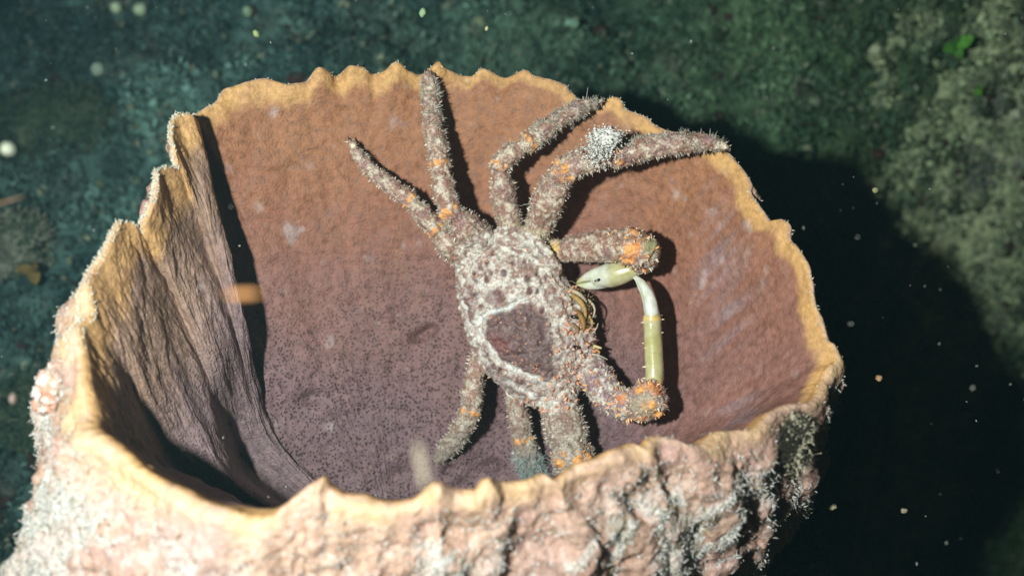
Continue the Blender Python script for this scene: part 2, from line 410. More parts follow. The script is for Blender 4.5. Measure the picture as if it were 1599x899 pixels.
# streaks along the flow of the wall
stk = fbm(np.stack([thm * 30, rd * 5, thm * 0 + 7], -1), 4)
ci = ci * (1 + .22 * stk)[..., None]
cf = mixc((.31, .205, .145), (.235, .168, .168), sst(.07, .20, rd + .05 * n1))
cf = mixc(cf, (.07, .055, .065), sst(.35, -.05, wr) * .35)  # shade in the wrinkle grooves painted as darker colour
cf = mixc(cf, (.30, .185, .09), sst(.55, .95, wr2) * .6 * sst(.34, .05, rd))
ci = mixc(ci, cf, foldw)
bw = .82 * (.020 + .010 * sst(700, 400, px0) - .006 * np.exp(-((px0 - 820) / 120) ** 2))[None, :]
bw = bw * (1 - foldw) + foldw * .046
bw = bw * (1 + .45 * fbm(np.stack([thm * 9, thm * 0, rd * 0], -1), 3))
wy = 1 - sst(.55, 1.25, rd / bw + .35 * n2 + .25 * foldw * wr)
ci = mixc(ci, mixc(C_yel, (.50, .29, .115), sst(-.3, .5, n2)), wy * np.where(foldw > .5, .8, .95))
co = mixc((.44, .29, .20), (.37, .235, .18), sst(-.3, .4, n1))
co = mixc(co, (.50, .30, .26), sst(0, .4, n2) * .5)
co = mixc(co, (.16, .15, .08), sst(.05, .35, fbm(G * 18 + 21, 4)) * .75 * sst(350, 900, PXg) * sst(.02, .05, rd))
crustm = sst(.02, .30, fbm(G * 14 + 60, 5, .6) + .22 * sst(500, 100, PXg) * sst(.05, .12, rd)+ .25 * fbm(G * 70, 3) + .12) * sst(.022, .06, rd + .012 * n2)
lace = sst(.62, .86, ridge(G * 26 + .5 * fbm(G * 40, 2)[..., None] + 33, 3)) * sst(-.25, .2, fbm(G * 9 + 77, 3) + .35 * sst(500, 100, PXg)) * sst(.03, .07, rd + .02 * n2)
co = mixc(co, (.60, .58, .52), np.clip(crustm * .55 + lace, 0, 1) * .85)
crustm = np.clip(.5 * crustm + lace, 0, 1)
co = mixc(co, (.035, .035, .022), np.clip(pit * 1.3, 0, 1) * .7)  # shade inside the pits painted into the colour
ybw = (.014 + .010 * leftf)[None, :]
co = mixc(co, mixc((.58, .39, .21), (.54, .37, .26), sst(-.3, .3, n2)), 1 - sst(.4, 1.7, rd / ybw + .5 * n2 + .5 * n1))
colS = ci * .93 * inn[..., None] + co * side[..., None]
pore = inn * (1 - wy) * (sst(330, 620, PYg + 120 * n1) * .9 + .12) * (1 - .55 * foldw) * sst(1150, 800, PXg)
fc = grid_faces(NR, NC, wrap=True)
if not FLIP: fc = fc[:, ::-1]
frow = (np.arange(NR - 1)[:, None] * np.ones((1, NC))).astype(int).reshape(-1)
r_in = iR - 14; r_out = iR + 5 + 14
root = bpy.data.objects.new('barrel_sponge', None); scene.collection.objects.link(root)
root.location = baseC
tag(root, 'large open barrel sponge with scalloped yellow rim and brown inside, holding the crab', 'sponge')
Qf = Q.reshape(-1, 3); Nf = Nn2.reshape(-1, 3); Cf = colS.reshape(-1, 3); Pf = pore.reshape(-1)
def sub(name, sel, mat, label):
    ff = fc[sel]; ids, inv = np.unique(ff.ravel(), return_inverse=True)
    o = link_mesh(name, Qf[ids], inv.reshape(ff.shape), mat, parent=root, col=Cf[ids], normals=Nf[ids], origin=baseC, attrs={'pore': Pf[ids]})
    o['label'] = label; return o
sub('inner_wall', frow < r_in, M_inner, 'brown and purple pitted inner wall')
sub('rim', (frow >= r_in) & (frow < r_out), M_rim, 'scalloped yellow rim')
sub('outer_wall', frow >= r_out, M_outer, 'pink and orange lumpy outer wall')

# ------------------------------------------------------------------ scatter helper: many small shapes in one mesh
def scatter_shapes(pos, dirv, length, rad, ring=4, taper=0.25, bend=0.0, nseg=2, seed=1):
    """tapered little stalks; arrays pos (N,3), dirv (N,3), length (N), rad (N)"""
    r = np.random.default_rng(seed)
    n = len(pos); dirv = nrm(dirv)
    t = nrm(np.cross(dirv, r.normal(size=(n, 3)))); b = np.cross(dirv, t)
    rows = []
    bd = nrm(r.normal(size=(n, 3))) * bend
    for k in range(nseg + 1):
        f = k / nseg
        c = pos + dirv * (length * f)[:, None] + bd * (length * f * f)[:, None]
        w = rad * (1 + (taper - 1) * f)
        rows.append(np.stack([c + (t * math.cos(a) + b * math.sin(a)) * w[:, None] for a in np.arange(ring) * 2 * math.pi / ring], 1))
    V = np.stack(rows, 1)                            # n, nseg+1, ring, 3
    m = (nseg + 1) * ring
    fl = []
    for k in range(nseg):
        for q in range(ring):
            fl.append((k * ring + q, k * ring + (q + 1) % ring, (k + 1) * ring + (q + 1) % ring, (k + 1) * ring + q))
    if ring == 4: fl.append(tuple((nseg * ring + q) for q in range(4)))
    fl = np.array(fl)
    F = (fl[None] + (np.arange(n) * m)[:, None, None]).reshape(-1, 4)
    return V.reshape(-1, 3), F, m

# white crusty growth on the outer wall
om = (side > .5) & (rd > .02) & (PYg < 1150) & (PXg > -250) & (np.einsum('ijk,ijk->ij', Nn2, CAM - Q) > 0)
wgt = (om * (crustm ** 2.2 + .035)).reshape(-1); wgt /= wgt.sum()
ids = rng.choice(len(wgt), 30000, p=wgt)
pp = Qf[ids] + rng.normal(size=(len(ids), 3)) * .0008
dn = nrm(Nf[ids] * .5 + rng.normal(size=(len(ids), 3)) * .9)
dn = np.where((np.arange(len(ids)) % 3 > 0)[:, None], nrm(Nf[ids] * .25 + np.cross(Nf[ids], rng.normal(size=(len(ids), 3)))), dn)
Lc = np.where(np.arange(len(ids)) % 3 > 0, rng.uniform(.0010, .0034, len(ids)), rng.uniform(.0006, .0024, len(ids)))
Rc = np.where(np.arange(len(ids)) % 3 > 0, rng.uniform(.0003, .0007, len(ids)), rng.uniform(.0004, .0010, len(ids)))
V, F, m_ = scatter_shapes(pp, dn, Lc, Rc, nseg=3, taper=.6, bend=1.1)
cc_ = mixc((.50, .50, .42), (.68, .69, .64), rng.random(len(ids))); dk = rng.random(len(ids)) < .12
cc_[dk] = (.22, .20, .10)
g = link_mesh('crusty_growth', V, F, M_crust, parent=root, col=np.repeat(cc_, m_, 0), origin=baseC)
g['kind'] = 'stuff'; g['label'] = 'white grainy growth on the outer wall'
# fringe of fine white fuzz on the left and far edges
em = np.zeros(NC); em += (px0 < 300) * (py0 < 560) * 3.0; em += (py0 < 260) * .45 + .15 * (px0 > 1000)
em /= em.sum(); ie = rng.choice(NC, 1500, p=em)
rr_ = rng.integers(iR + 1, iR + 10, len(ie))
pe = Q[rr_, ie]
de = nrm(Nn2[rr_, ie] * .6 + capd[ie] * .7 + rng.normal(size=(len(ie), 3)) * .6)
V, F, m_ = scatter_shapes(pe, de, rng.uniform(.0006, .0024, len(ie)), rng.uniform(.0003, .0007, len(ie)), taper=.5, bend=.4)
g = link_mesh('edge_fuzz', V, F, M_crust, parent=root, col=np.tile([.6, .62, .5], (len(V), 1)), origin=baseC)
g['kind'] = 'stuff'; g['label'] = 'pale fuzz along the rim edge'

# ------------------------------------------------------------------ CRAB
def tube(pts, rads, nseg=14, flat=1.0, sub=5):
    pts = np.array(pts, float); rads = np.array(rads, float)
    x = np.concatenate([[0], np.cumsum(np.linalg.norm(np.diff(pts, axis=0), axis=1))])
    xi = np.linspace(0, x[-1], max(6, int(x[-1] / .004)))
    c = np.stack([np.interp(xi, x, pts[:, k]) for k in range(3)], 1); r = np.interp(xi, x, rads)
    for it in range(1):
        c[1:-1] = (c[:-2] + 2 * c[1:-1] + c[2:]) / 4
    t = nrm(np.gradient(c, axis=0)); n = nrm(np.cross(t, FW)); b = np.cross(t, n)
    rows = []
    # rounded ends
    for k, q in ((0, -.75), (0, -.45)):
        rows.append((c[0] + t[0] * q * r[0], r[0] * math.sqrt(1 - q * q), n[0], b[0]))
    for k in range(len(c)): rows.append((c[k], r[k], n[k], b[k]))
    for q in (.45, .75): rows.append((c[-1] + t[-1] * q * r[-1], r[-1] * math.sqrt(1 - q * q), n[-1], b[-1]))
    V = []
    for cc, rr, nn, bb in rows:
        for a in np.arange(nseg) * 2 * math.pi / nseg: V.append(cc + nn * math.cos(a) * rr + bb * math.sin(a) * rr * flat)
    m = len(rows); F = [tuple(x) for x in grid_faces(m, nseg, wrap=True)]
    V.append(rows[0][0]); V.append(rows[-1][0]); a0 = len(V) - 2
    for q in range(nseg):
        F.append((a0, (q + 1) % nseg, q)); F.append((a0 + 1, (m - 1) * nseg + q, (m - 1) * nseg + (q + 1) % nseg))
    return V, F

def pt(px, py, h): return P(px, py, wall(px, py) - h * 1.28)
# limb: list of (px, py, height above wall, radius px); 'J' marks a joint
LIMBS = {
 'leg_a': [(544,214,.016,1.5),(549,222,.016,4.5),(556,236,.016,9),(578,266,.020,12),(610,290,.028,13),(641,314,.034,12.5,'J'),(660,334,.038,16),(683,359,.040,14.5,'J'),(700,380,.038,23),(728,404,.032,21)],
 'leg_b': [(668,112,.010,5),(670,124,.012,11),(672,150,.018,14),(674,176,.026,14.5),(680,220,.036,16),(687,257,.044,15,'J'),(692,285,.050,18.5),(698,318,.054,17),(702,332,.054,17,'J'),(722,350,.048,26),(748,370,.038,25)],
 'leg_c': [(940,158,.010,3),(930,161,.012,8),(905,168,.020,12.5),(861,195,.032,15),(826,223,.042,14.5,'J'),(800,240,.046,16.5),(779,258,.048,13.5,'J'),(784,290,.046,19),(792,330,.040,20),(800,362,.034,19)],
 'leg_d': [(1142,233,.022,1.5),(1132,228,.023,6),(1105,222,.028,13),(1071,223,.034,17),(1016,229,.044,19),(962,243,.054,18,'J'),(930,247,.058,21),(905,252,.060,20),(880,268,.060,20,'J'),(868,290,.054,25),(852,320,.048,26),(842,352,.040,22),(832,372,.034,21)],
 'arm_e': [(850,388,.034,15),(880,391,.038,17),(900,388,.044,21),(930,385,.050,23),(965,383,.057,24),(986,385,.060,25,'J'),(1002,390,.060,29),(1004,402,.052,24)],
 'arm_f': [(905,570,.030,16),(928,572,.036,19),(936,597,.044,25),(950,616,.050,24),(966,630,.054,23),(980,632,.057,22,'J'),(1002,630,.058,29),(1014,622,.058,25,'J')],
 'leg_g': [(684,718,.008,7),(690,708,.012,13),(706,690,.020,16),(725,663,.030,16.5),(735,640,.036,15,'J'),(736,625,.038,17),(741,590,.038,15.5),(750,550,.032,14),(765,530,.028,14)],
 'leg_h': [(842,750,.012,14),(832,735,.014,16),(823,706,.024,19),(816,684,.030,16,'J'),(813,665,.032,18.5),(806,630,.034,15),(800,600,.030,15)],
 'leg_i': [(884,770,.030,24),(894,735,.036,27),(893,712,.042,30,'J'),(886,680,.046,34),(877,645,.044,32),(864,610,.034,26)],
}
PALE = {
 'palm_e': [(1004,408,.044,12),(988,420,.044,15),(968,425,.045,20),(950,430,.045,20),(938,434,.044,15)],
 'palm_f': [(1021,606,.052,13),(1022,580,.054,14.5),(1020,540,.054,14.5),(1018,508,.052,13.5),(1018,497,.052,15.5),(1018,492,.052,13)],
}
FING = {
 'fing_e1': [(948,425,.046,13),(932,427,.045,10.5),(916,433,.044,7.5),(902,441,.043,3)],
 'fing_e2': [(948,437,.044,12),(932,444,.043,9),(916,446,.043,6.5),(901,444,.043,2.5)],
 'fing_f1': [(1018,496,.054,10.5),(1017,475,.055,10.5),(1011,457,.055,9),(1002,441,.053,6.5),(993,432,.052,3)],
 'fing_f2': [(1014,494,.046,8),(1012,474,.045,8),(1006,457,.045,6.5),(998,443,.046,4.5),(991,433,.047,2)],
}
allV, allF = [], []
skel = []   # (a, b, type, limb id, ta, tb)
joints = []
def addp(V, F):
    o = len(allV); allV.extend(V); allF.extend([tuple(i + o for i in f) for f in F])
def add_limb(name, L, ty):
    pts = [pt(*e[:3]) for e in L]; dep = [wall(e[0], e[1]) - e[2] for e in L]
    rads = [e[3] * K * d * ((.96 if name.startswith('leg') else 1.04) if ty == 0 else 1.0) for e, d in zip(L, dep)]
    js = [i for i, e in enumerate(L) if len(e) > 4]
    cuts = [0] + js + [len(L) - 1]
    for a, b in zip(cuts[:-1], cuts[1:]):
        if b - a < 1: continue
        P_ = list(pts[a:b + 1]); R_ = list(rads[a:b + 1])
        if a in js: R_[0] *= .66; P_[0] = P_[0] + nrm(P_[1] - P_[0]) * R_[0] * .35
        if b in js: R_[-1] *= 1.14
        addp(*tube(P_, R_))
    for i in range(len(L) - 1): skel.append((pts[i], pts[i + 1], ty, name, rads[i], rads[i + 1]))
    for j in js: joints.append((pts[j], rads[j], name, nrm(pts[min(j + 1, len(L) - 1)] - pts[j - 1])))
for k_, L in LIMBS.items(): add_limb(k_, L, 0)
for k_, L in PALE.items(): add_limb(k_, L, 1)
for k_, L in FING.items(): add_limb(k_, L, 2)
# carapace: dome over the outline
OUT = np.array([(777,361),(800,358),(824,368),(845,381),(862,402),(873,423),(887,443),(898,462),(908,482),(914,505),(921,525),(924,548),(917,568),(905,590),
 (898,610),(886,632),(864,642),(839,637),(818,628),(800,618),(782,603),(768,590),(752,570),(740,547),(728,520),(721,492),(716,465),(713,438),(715,415),(722,396),(733,380),(752,368)], float)
OUT[:, 0] += 9 * sst(850, 915, OUT[:, 0]) * sst(430, 480, OUT[:, 1])
cx, cy = 815.0, 500.0
oc = np.concatenate([OUT, OUT[:1]]); xx = np.arange(len(oc))
NA = 96; oi = pchip(xx, oc, np.linspace(0, len(OUT), NA, endpoint=False))
cw = wall(cx, cy)
rho = np.sin(np.linspace(0, math.pi / 2, 20))
rows = []
for r_ in rho:
    x = cx + (oi[:, 0] - cx) * max(r_, .02); y = cy + (oi[:, 1] - cy) * max(r_, .02)
    h = .042 + .034 * np.sqrt(np.clip(1 - r_ ** 2.4, 0, 1))
    rows.append(P(x, y, cw - h))
for r_ in rho[::-1][1:]:
    x = cx + (oi[:, 0] - cx) * max(r_ * .97, .02); y = cy + (oi[:, 1] - cy) * max(r_ * .97, .02)
    h = .042 - .026 * np.sqrt(np.clip(1 - r_ ** 3, 0, 1))
    rows.append(P(x, y, cw - h))
m = len(rows); V = [v for r in rows for v in r]; F = [tuple(x) for x in grid_faces(m, NA, wrap=True)]
V += [rows[0].mean(0), rows[-1].mean(0)]
for q in range(NA):
    F.append((len(V) - 2, (q + 1) % NA, q)); F.append((len(V) - 1, (m - 1) * NA + q, (m - 1) * NA + (q + 1) % NA))
addp(V, F)
# plates at the leg bases (rear margin above the upper legs) and mouth mass
def tubep(L): addp(*tube([pt(*e[:3]) for e in L], [e[3] * K for e in L]))
tubep([(770,372,.034,14),(800,366,.036,15),(835,380,.038,15),(862,410,.038,14)])
tubep([(842,378,.052,7),(856,396,.052,8),(872,422,.052,7)])
tubep([(900,468,.034,12),(908,490,.036,13),(910,520,.034,14),(906,552,.032,14)])
knobs = []
for jp, jr, nm, jd in joints:
    acr = nrm(np.cross(jd, FW))
    for a_ in (-62, -12, 42):
        a_ = math.radians(a_ + rng.uniform(-10, 10))
        kp = jp + (acr * math.sin(a_) - FW * math.cos(a_)) * jr * .98 - jd * jr * .15
        kr = jr * rng.uniform(.19, .31); knobs.append((kp, kr))
        addp(*tube([kp - acr * kr * .3, kp + acr * kr * .3], [kr, kr], nseg=8))
me0 = bpy.data.meshes.new('crab_raw'); me0.from_pydata([tuple(v) for v in allV], [], allF); me0.update()
import bmesh
bm = bmesh.new(); bm.from_mesh(me0); bmesh.ops.recalc_face_normals(bm, faces=bm.faces); bm.to_mesh(me0); bm.free()
tmp = bpy.data.objects.new('crab_raw', me0); scene.collection.objects.link(tmp)
md = tmp.modifiers.new('r', 'REMESH'); md.mode = 'VOXEL'; md.voxel_size = .00135
md2 = tmp.modifiers.new('s', 'SMOOTH'); md2.iterations = 4; md2.factor = .5
dg = bpy.context.evaluated_depsgraph_get(); ev = tmp.evaluated_get(dg)
me1 = bpy.data.meshes.new_from_object(ev)
n = len(me1.vertices); cv = np.zeros(n * 3, np.float32); me1.vertices.foreach_get('co', cv); cv = cv.reshape(-1, 3).astype(float)
nv = np.zeros(n * 3, np.float32); me1.vertices.foreach_get('normal', nv) if hasattr(me1.vertices[0], 'normal') else None
cn = nv.reshape(-1, 3).astype(float)
bpy.data.objects.remove(tmp)
# nearest skeleton piece of every vertex
best = np.full(n, 1e9); typ = np.zeros(n, int); lid = np.zeros(n, int); names = list(LIMBS) + list(PALE) + list(FING)
for (a, b, ty, nm, ra, rb) in skel:
    ab = b - a; t = np.clip(((cv - a) @ ab) / (ab @ ab), 0, 1)
    d_ = np.linalg.norm(cv - a - t[:, None] * ab, axis=1) / (ra + (rb - ra) * t)
    k_ = d_ < best; best[k_] = d_[k_]; typ[k_] = ty; lid[k_] = names.index(nm)
vx, vy, vd = unP(cv)
# polar position on the carapace
ang = np.arctan2(vy - cy, vx - cx); oa = np.arctan2(oi[:, 1] - cy, oi[:, 0] - cx); orr = np.hypot(oi[:, 0] - cx, oi[:, 1] - cy)
so = np.argsort(oa); edge = np.interp(ang, oa[so], orr[so], period=2 * math.pi)
rho_v = np.hypot(vx - cx, vy - cy) / edge
cara = (rho_v < 1.04) & ((cw - vd) > .030) & (best > .80)
cara |= (rho_v < .93) & ((cw - vd) > .045)
caf = cara.astype(float)
def pline(pts):
    pts = np.array(pts, float); r = np.full(n, 1e9)
    for a, b in zip(pts[:-1], pts[1:]):
        ab = b - a; t = np.clip(((vx - a[0]) * ab[0] + (vy - a[1]) * ab[1]) / (ab @ ab), 0, 1)
        r = np.minimum(r, np.hypot(vx - a[0] - t * ab[0], vy - a[1] - t * ab[1]))
    return r
wob = 3 * noise(cv * 160)
g1 = pline([(747,500),(762,487),(785,483),(805,474),(822,466)]) + wob
g2 = pline([(749,500),(752,520),(768,548),(788,568),(812,580),(840,592),(858,600)]) + wob
g3 = pline([(724,470),(732,500),(742,530),(760,565),(790,595),(820,612),(850,622)]) + wob
g4 = pline([(815,372),(830,385),(842,400)]) + wob
g5 = pline([(740,470),(752,455),(748,440)]) + wob
g6 = pline([(760,548),(775,575),(800,590)]) + wob
groove = (np.exp(-(g1 / 4) ** 2) + np.exp(-(g2 / 3.6) ** 2) + .6 * np.exp(-(g3 / 3.2) ** 2) + .4 * np.exp(-(g5 / 3.5) ** 2)) * (.55 + .6 * sst(-.3, .3, fbm(cv * 110 + 12, 3)))
groove = np.clip(groove, 0, 1) * caf
# swollen lobes
def blob(x, y, rx, ry, rot=0):
    c, s = math.cos(rot), math.sin(rot); dx = vx - x; dy = vy - y
    return np.exp(-(((dx * c + dy * s) / rx) ** 2 + ((-dx * s + dy * c) / ry) ** 2))
lobe = blob(812, 530, 58, 36, .55)
disp = caf * (.0065 * lobe + .004 * blob(785, 425, 45, 40) + .004 * blob(872, 470, 30, 30) + .003 * blob(870, 560, 30, 40) - .0045 * groove)
disp += caf * (.0030 * noise(cv * 140) + .0014 * noise(cv * 330))
disp += (1 - caf) * np.where(typ == 0, .0017 * noise(cv * 150) + .0012 * noise(cv * 330), 0)
spots = [(762,412),(752,420),(742,428),(761,437),(734,448),(745,440),(787,428),(770,398),(805,443),(776,458),(782,466),(836,430),(818,410),(752,478),(727,468),(745,462),(800,390),(840,400),(826,455),(838,455),(735,500),(772,570),(782,575),(808,592),(815,597),(762,553),(850,600),(845,485),(860,520),(800,412),(822,436),(768,428)]
sp = np.zeros(n)
for i, (x, y) in enumerate(spots): sp = np.maximum(sp, blob(x, y, 4 + (i * 7 % 4), 5 + (i * 5 % 4)) * (.7 if i % 3 else 1))
disp += caf * .0012 * sp
cv = cv + cn * disp[:, None]
sed = fbm(cv * 130, 4); sed2 = fbm(cv * 420, 2)
# pigment
cl = mixc((.27, .145, .10), (.55, .49, .37), sst(-.2, .3, sed + .6 * sed2))
cl = mixc(cl, (.20, .115, .10), sst(.1, .4, fbm(cv * 75 + 44, 3)) * .75)
cl = mixc(cl, (.30, .17, .17), sst(.15, .5, fbm(cv * 50 + 4, 3)) * .6)
af_ = lid == names.index('arm_f')
cl = mixc(cl, mixc((.26, .17, .20), (.66, .62, .54), sst(-.2, .3, sed + .5 * sed2)), af_ * .75)
low = sst(600, 720, vy)
cl = mixc(cl, (.26, .27, .22), low * .5)
cc2 = mixc((.29, .19, .15), (.62, .60, .51), sst(-.32, .26, sed + .5 * sed2 + .15 * fbm(cv * 35 + 71, 2)))
cc2 = mixc(cc2, (.22, .13, .12), .4 * sst(.0, .4, fbm(cv * 60 + 14, 3) + .25 * sst(840, 900, vx) - .1))
PL = [(758,492),(785,484),(824,468),(850,484),(872,515),(884,560),(868,596),(838,588),(808,574),(785,560),(766,542),(755,515),(758,492)]
ins = np.zeros(n, bool)
for (x1, y1), (x2, y2) in zip(PL[:-1], PL[1:]):
    if y1 != y2: ins ^= ((y1 > vy) != (y2 > vy)) & (vx < (x2 - x1) * (vy - y1) / (y2 - y1) + x1)
pd = pline(PL) * np.where(ins, 1, -1)
lobe = sst(-9, 13, pd + 13 * fbm(cv * 70, 3)) * (1 - .75 * sst(825, 885, vx - .25 * (vy - 530) + 16 * fbm(cv * 60 + 8, 3)))
lm = sst(.25, .75, lobe + .35 * sed + .15 * fbm(cv * 45 + 2, 3))
cc2 = mixc(cc2, (.085, .034, .034), lm * (.66 + .33 * sst(-.3, .3, sed)))
cc2 = mixc(cc2, (.22, .025, .02), blob(780, 535, 18, 14, .4) * .4)
cc2 = mixc(cc2, (.10, .03, .03), sst(.30, .68, sp + .14 * sed) * .88)
cc2 = mixc(cc2, (.14, .06, .055), .7 * sst(.35, .7, blob(782, 590, 42, 9, .75) + blob(775, 465, 20, 15) + blob(735, 480, 10, 35) + .3 * sed))
cc2 = mixc(cc2, (.60, .63, .58), np.clip(groove * 1.2 + .25 * sed, 0, 1) * .85)
cc2 = mixc(cc2, (.52, .52, .44), .9 * np.exp(-(g4 / 4) ** 2))
c_p = mixc((.38, .37, .15), (.50, .48, .27), sst(-.3, .3, fbm(cv * 60, 3)))
c_p = mixc(c_p, (.42, .40, .13), blob(1020, 560, 14, 50) * .5)
c_w = mixc((.54, .57, .42), (.66, .70, .62), sst(-.3, .3, sed))
c_w = mixc(c_w, (.45, .45, .16), blob(905, 441, 14, 9) * .8)
c_p = mixc(c_p, (.58, .62, .48), sst(958, 940, vx) * (vy < 470))
c_p = mixc(c_p, (.26, .25, .09), .55 * sst(.1, .5, fbm(cv * 90 + 3, 3)))
pal = mixc(cl, c_p, (typ == 1).astype(float)); pal = mixc(pal, c_w, (typ == 2).astype(float))
col = mixc(pal, cc2, caf)
carpE = blob(1018, 384, 13, 13); carpF = blob(1006, 632, 22, 20) * 1.3
notp = (typ == 0).astype(float)
col = mixc(col, (.30, .31, .15), np.clip(carpE * 1.2, 0, 1) * notp * .9)
col = mixc(col, (.32, .27, .17), np.clip(carpF * 1.3, 0, 1) * notp * .85)
col = mixc(col, (.66, .24, .05), notp * sst(.55, .85, blob(990, 388, 13, 30, .35) + .9 * fbm(cv * 200 + 9, 2)) * .85)
col = mixc(col, (.58, .20, .06), notp * sst(.5, .8, blob(970, 622, 13, 12) + blob(1000, 652, 16, 6) + blob(1028, 612, 9, 8) * 1.2 + .8 * fbm(cv * 200 + 9, 2)) * .8)
col = mixc(col, (.80, .50, .12), blob(1018, 497, 16, 3.5) * .9 * (typ == 1))
col = mixc(col, (.85, .3, .04), blob(1022, 603, 16, 7) * .85 * (typ >= 0))
for kp, kr in knobs:
    col = mixc(col, (.72, .35, .10), sst(1.6, 1.0, np.linalg.norm(cv - kp, axis=1) / kr) * (1 - caf) * .95)
for jp, jr, nm, jd in joints:
    rel = cv - jp; al = np.abs(rel @ jd); dd = np.linalg.norm(rel, axis=1)
    wj = np.exp(-(al / (.30 * jr)) ** 2) * (dd < 1.6 * jr) * (1 - caf)
    jn = np.isin(lid, [names.index('arm_f')]); col = mixc(col, (.66, .28, .08), np.clip(wj * sst(.05, .4, fbm(cv * 240 + 30, 2)), 0, 1) * np.where(jn, .3, .75))
# dirty cream at the leg bases, dark claw tips
col = mixc(col, (.58, .50, .33), (1 - caf) * notp * sst(.3, .7, blob(845, 372, 28, 18) + blob(798, 360, 22, 12) + .2 * sed) * .7)
col = mixc(col, (.75, .48, .08), blob(866, 388, 6, 9) * .9)
col = mixc(col, (.16, .09, .03), sst(.2, .6, blob(915, 500, 18, 46)) * (1 - caf) * (typ != 2) * .9)
slit = pline([(900,443),(912,440.5),(926,438.5)]); col = mixc(col, (.10, .11, .04), np.exp(-(slit / 1.3) ** 2) * (typ == 2) * .9)  # shade line where the fingers meet, painted on
for x, y, r_ in ((545, 213, 6), (1141, 233, 6)): col = mixc(col, (.04, .025, .02), np.clip(blob(x, y, r_, r_) * 1.6, 0, 1))
for x, y, r_ in ((551, 227, 4), (1131, 229, 4)): col = mixc(col, (.72, .65, .45), blob(x, y, r_, r_))
# mask of the shaded gap between the fingers of the small claw
gap = blob(934, 436, 6, 3.2, -.15) * (typ == 2)
f_idx = np.zeros(len(me1.polygons) * 4, np.int32)
tot = np.zeros(len(me1.polygons), np.int32); me1.polygons.foreach_get('loop_total', tot)
li = np.zeros(len(me1.loops), np.int32); me1.loops.foreach_get('vertex_index', li)
assert (tot == 4).all(), 'remesh should be quads'
origin = P(cx, cy, cw)
fmi = (((typ > 0) & (caf < .5))[li.reshape(-1, 4)].mean(1) > .5).astype(int)
crab = link_mesh('crab', cv, li.reshape(-1, 4), [M_shell, M_claw], col=col, origin=origin, fm=fmi)
tag(crab, 'spiny grey and orange crab with long bristly legs, clinging inside the sponge', 'crab')

# spines: short cones on carapace front, arms, joints
def on_surface(mask_w, k, seed):
    r = np.random.default_rng(seed); w = mask_w / mask_w.sum(); return r.choice(n, k, p=w)
face_cam = (np.einsum('ij,ij->i', cn, CAM - cv) > -.1)
def spines(idx, lmin, lmax, rr, cols, tipc, seed, jit=.25, pname='spines', lab=None):
    r = np.random.default_rng(seed)
    L_ = r.uniform(lmin, lmax, len(idx)); dirs = nrm(cn[idx] + r.normal(size=(len(idx), 3)) * jit)
    V, F, m_ = scatter_shapes(cv[idx] - dirs * (L_ * .15)[:, None], dirs, L_, L_ * rr, ring=6, taper=.12, nseg=3, bend=.05, seed=seed)
    c0 = np.array(cols)[r.integers(0, len(cols), len(idx))]
    tt = np.tile(np.repeat(np.arange(4) / 3, 6), len(idx))
    c = mixc(np.repeat(c0, m_, 0), tipc, tt ** 2 * .9)
    return V, F, c
fr = caf * sst(835, 905, vx + .22 * (vy - 500)) * (vy > 440) * face_cam + caf * sst(.84, .97, rho_v) * (vy > 580) * .45
SP = []
SP.append(spines(on_surface(fr + 1e-12, 170, 3),   .0020, .0050, .50, [(.48, .32, .26), (.55, .45, .38), (.60, .28, .15)], (.86, .36, .16), 4, jit=.18))
SP.append(spines(on_surface(caf * (rho_v < .9) * face_cam + 1e-12, 300, 5), .0007, .0018, .65, [(.70, .28, .14), (.66, .34, .2), (.45, .38, .3)], (.80, .32, .14), 6))
armm = notp * (1 - caf) * (np.isin(lid, [names.index('arm_e'), names.index('arm_f')]))
SP.append(spines(on_surface(armm * ((lid == names.index('arm_f')) | (vx > 950)) + 1e-12, 330, 7), .0016, .0040, .46, [(.62, .20, .03), (.75, .32, .06), (.55, .5, .4)], (.82, .62, .38), 8))
SP.append(spines(on_surface(armm + 1e-12, 160, 17), .0012, .003, .35, [(.5, .38, .28), (.45, .42, .33)], (.80, .75, .62), 18))
jw = np.zeros(n)
for jp, jr, nm, jd in joints:
    rel = cv - jp; jw = np.maximum(jw, np.exp(-((rel @ jd) / (.35 * jr)) ** 2) * (np.linalg.norm(rel, axis=1) < 1.6 * jr))
SP.append(spines(on_surface(jw * (1 - caf) * (typ == 0) + 1e-12, 200, 9), .0008, .0018, .7, [(.80, .27, .03), (.75, .38, .08)], (.85, .55, .2), 10))
leg = notp * (1 - caf) * (armm == 0)
SP.append(spines(on_surface(leg + 1e-12, 560, 11), .0014, .0036, .26, [(.40, .33, .26), (.5, .44, .36)], (.75, .72, .62), 12, jit=.15))
sidew = leg * sst(.45, .1, np.abs(cn @ FW))
SP.append(spines(on_surface(sidew + 1e-12, 420, 51), .0016, .0040, .34, [(.42, .32, .24), (.55, .47, .36)], (.80, .76, .62), 52, jit=.22))
li_ = (lid == names.index('leg_i')) * leg
SP.append(spines(on_surface(li_ * sst(20, 30, np.abs(vx - 885)) + 1e-12, 60, 21), .002, .004, .3, [(.5, .4, .3)], (.85, .8, .7), 22, jit=.1))
pmf = (lid == names.index('palm_f')) * (np.abs(cn @ RX) > .75)
SP.append(spines(on_surface(pmf * 1.0 + 1e-12, 16, 13), .002, .0042, .34, [(.6, .5, .3)], (.85, .78, .6), 14, jit=.05))
V = []; F = []; C_ = []; o_ = 0
for v, f, c in SP: V.append(v); F.append(f + o_); C_.append(c); o_ += len(v)
s = link_mesh('spines', np.concatenate(V), np.concatenate(F), M_spine, parent=crab, col=np.concatenate(C_), origin=origin)
s['kind'] = 'stuff'; s['label'] = 'orange and pale pointed spines'
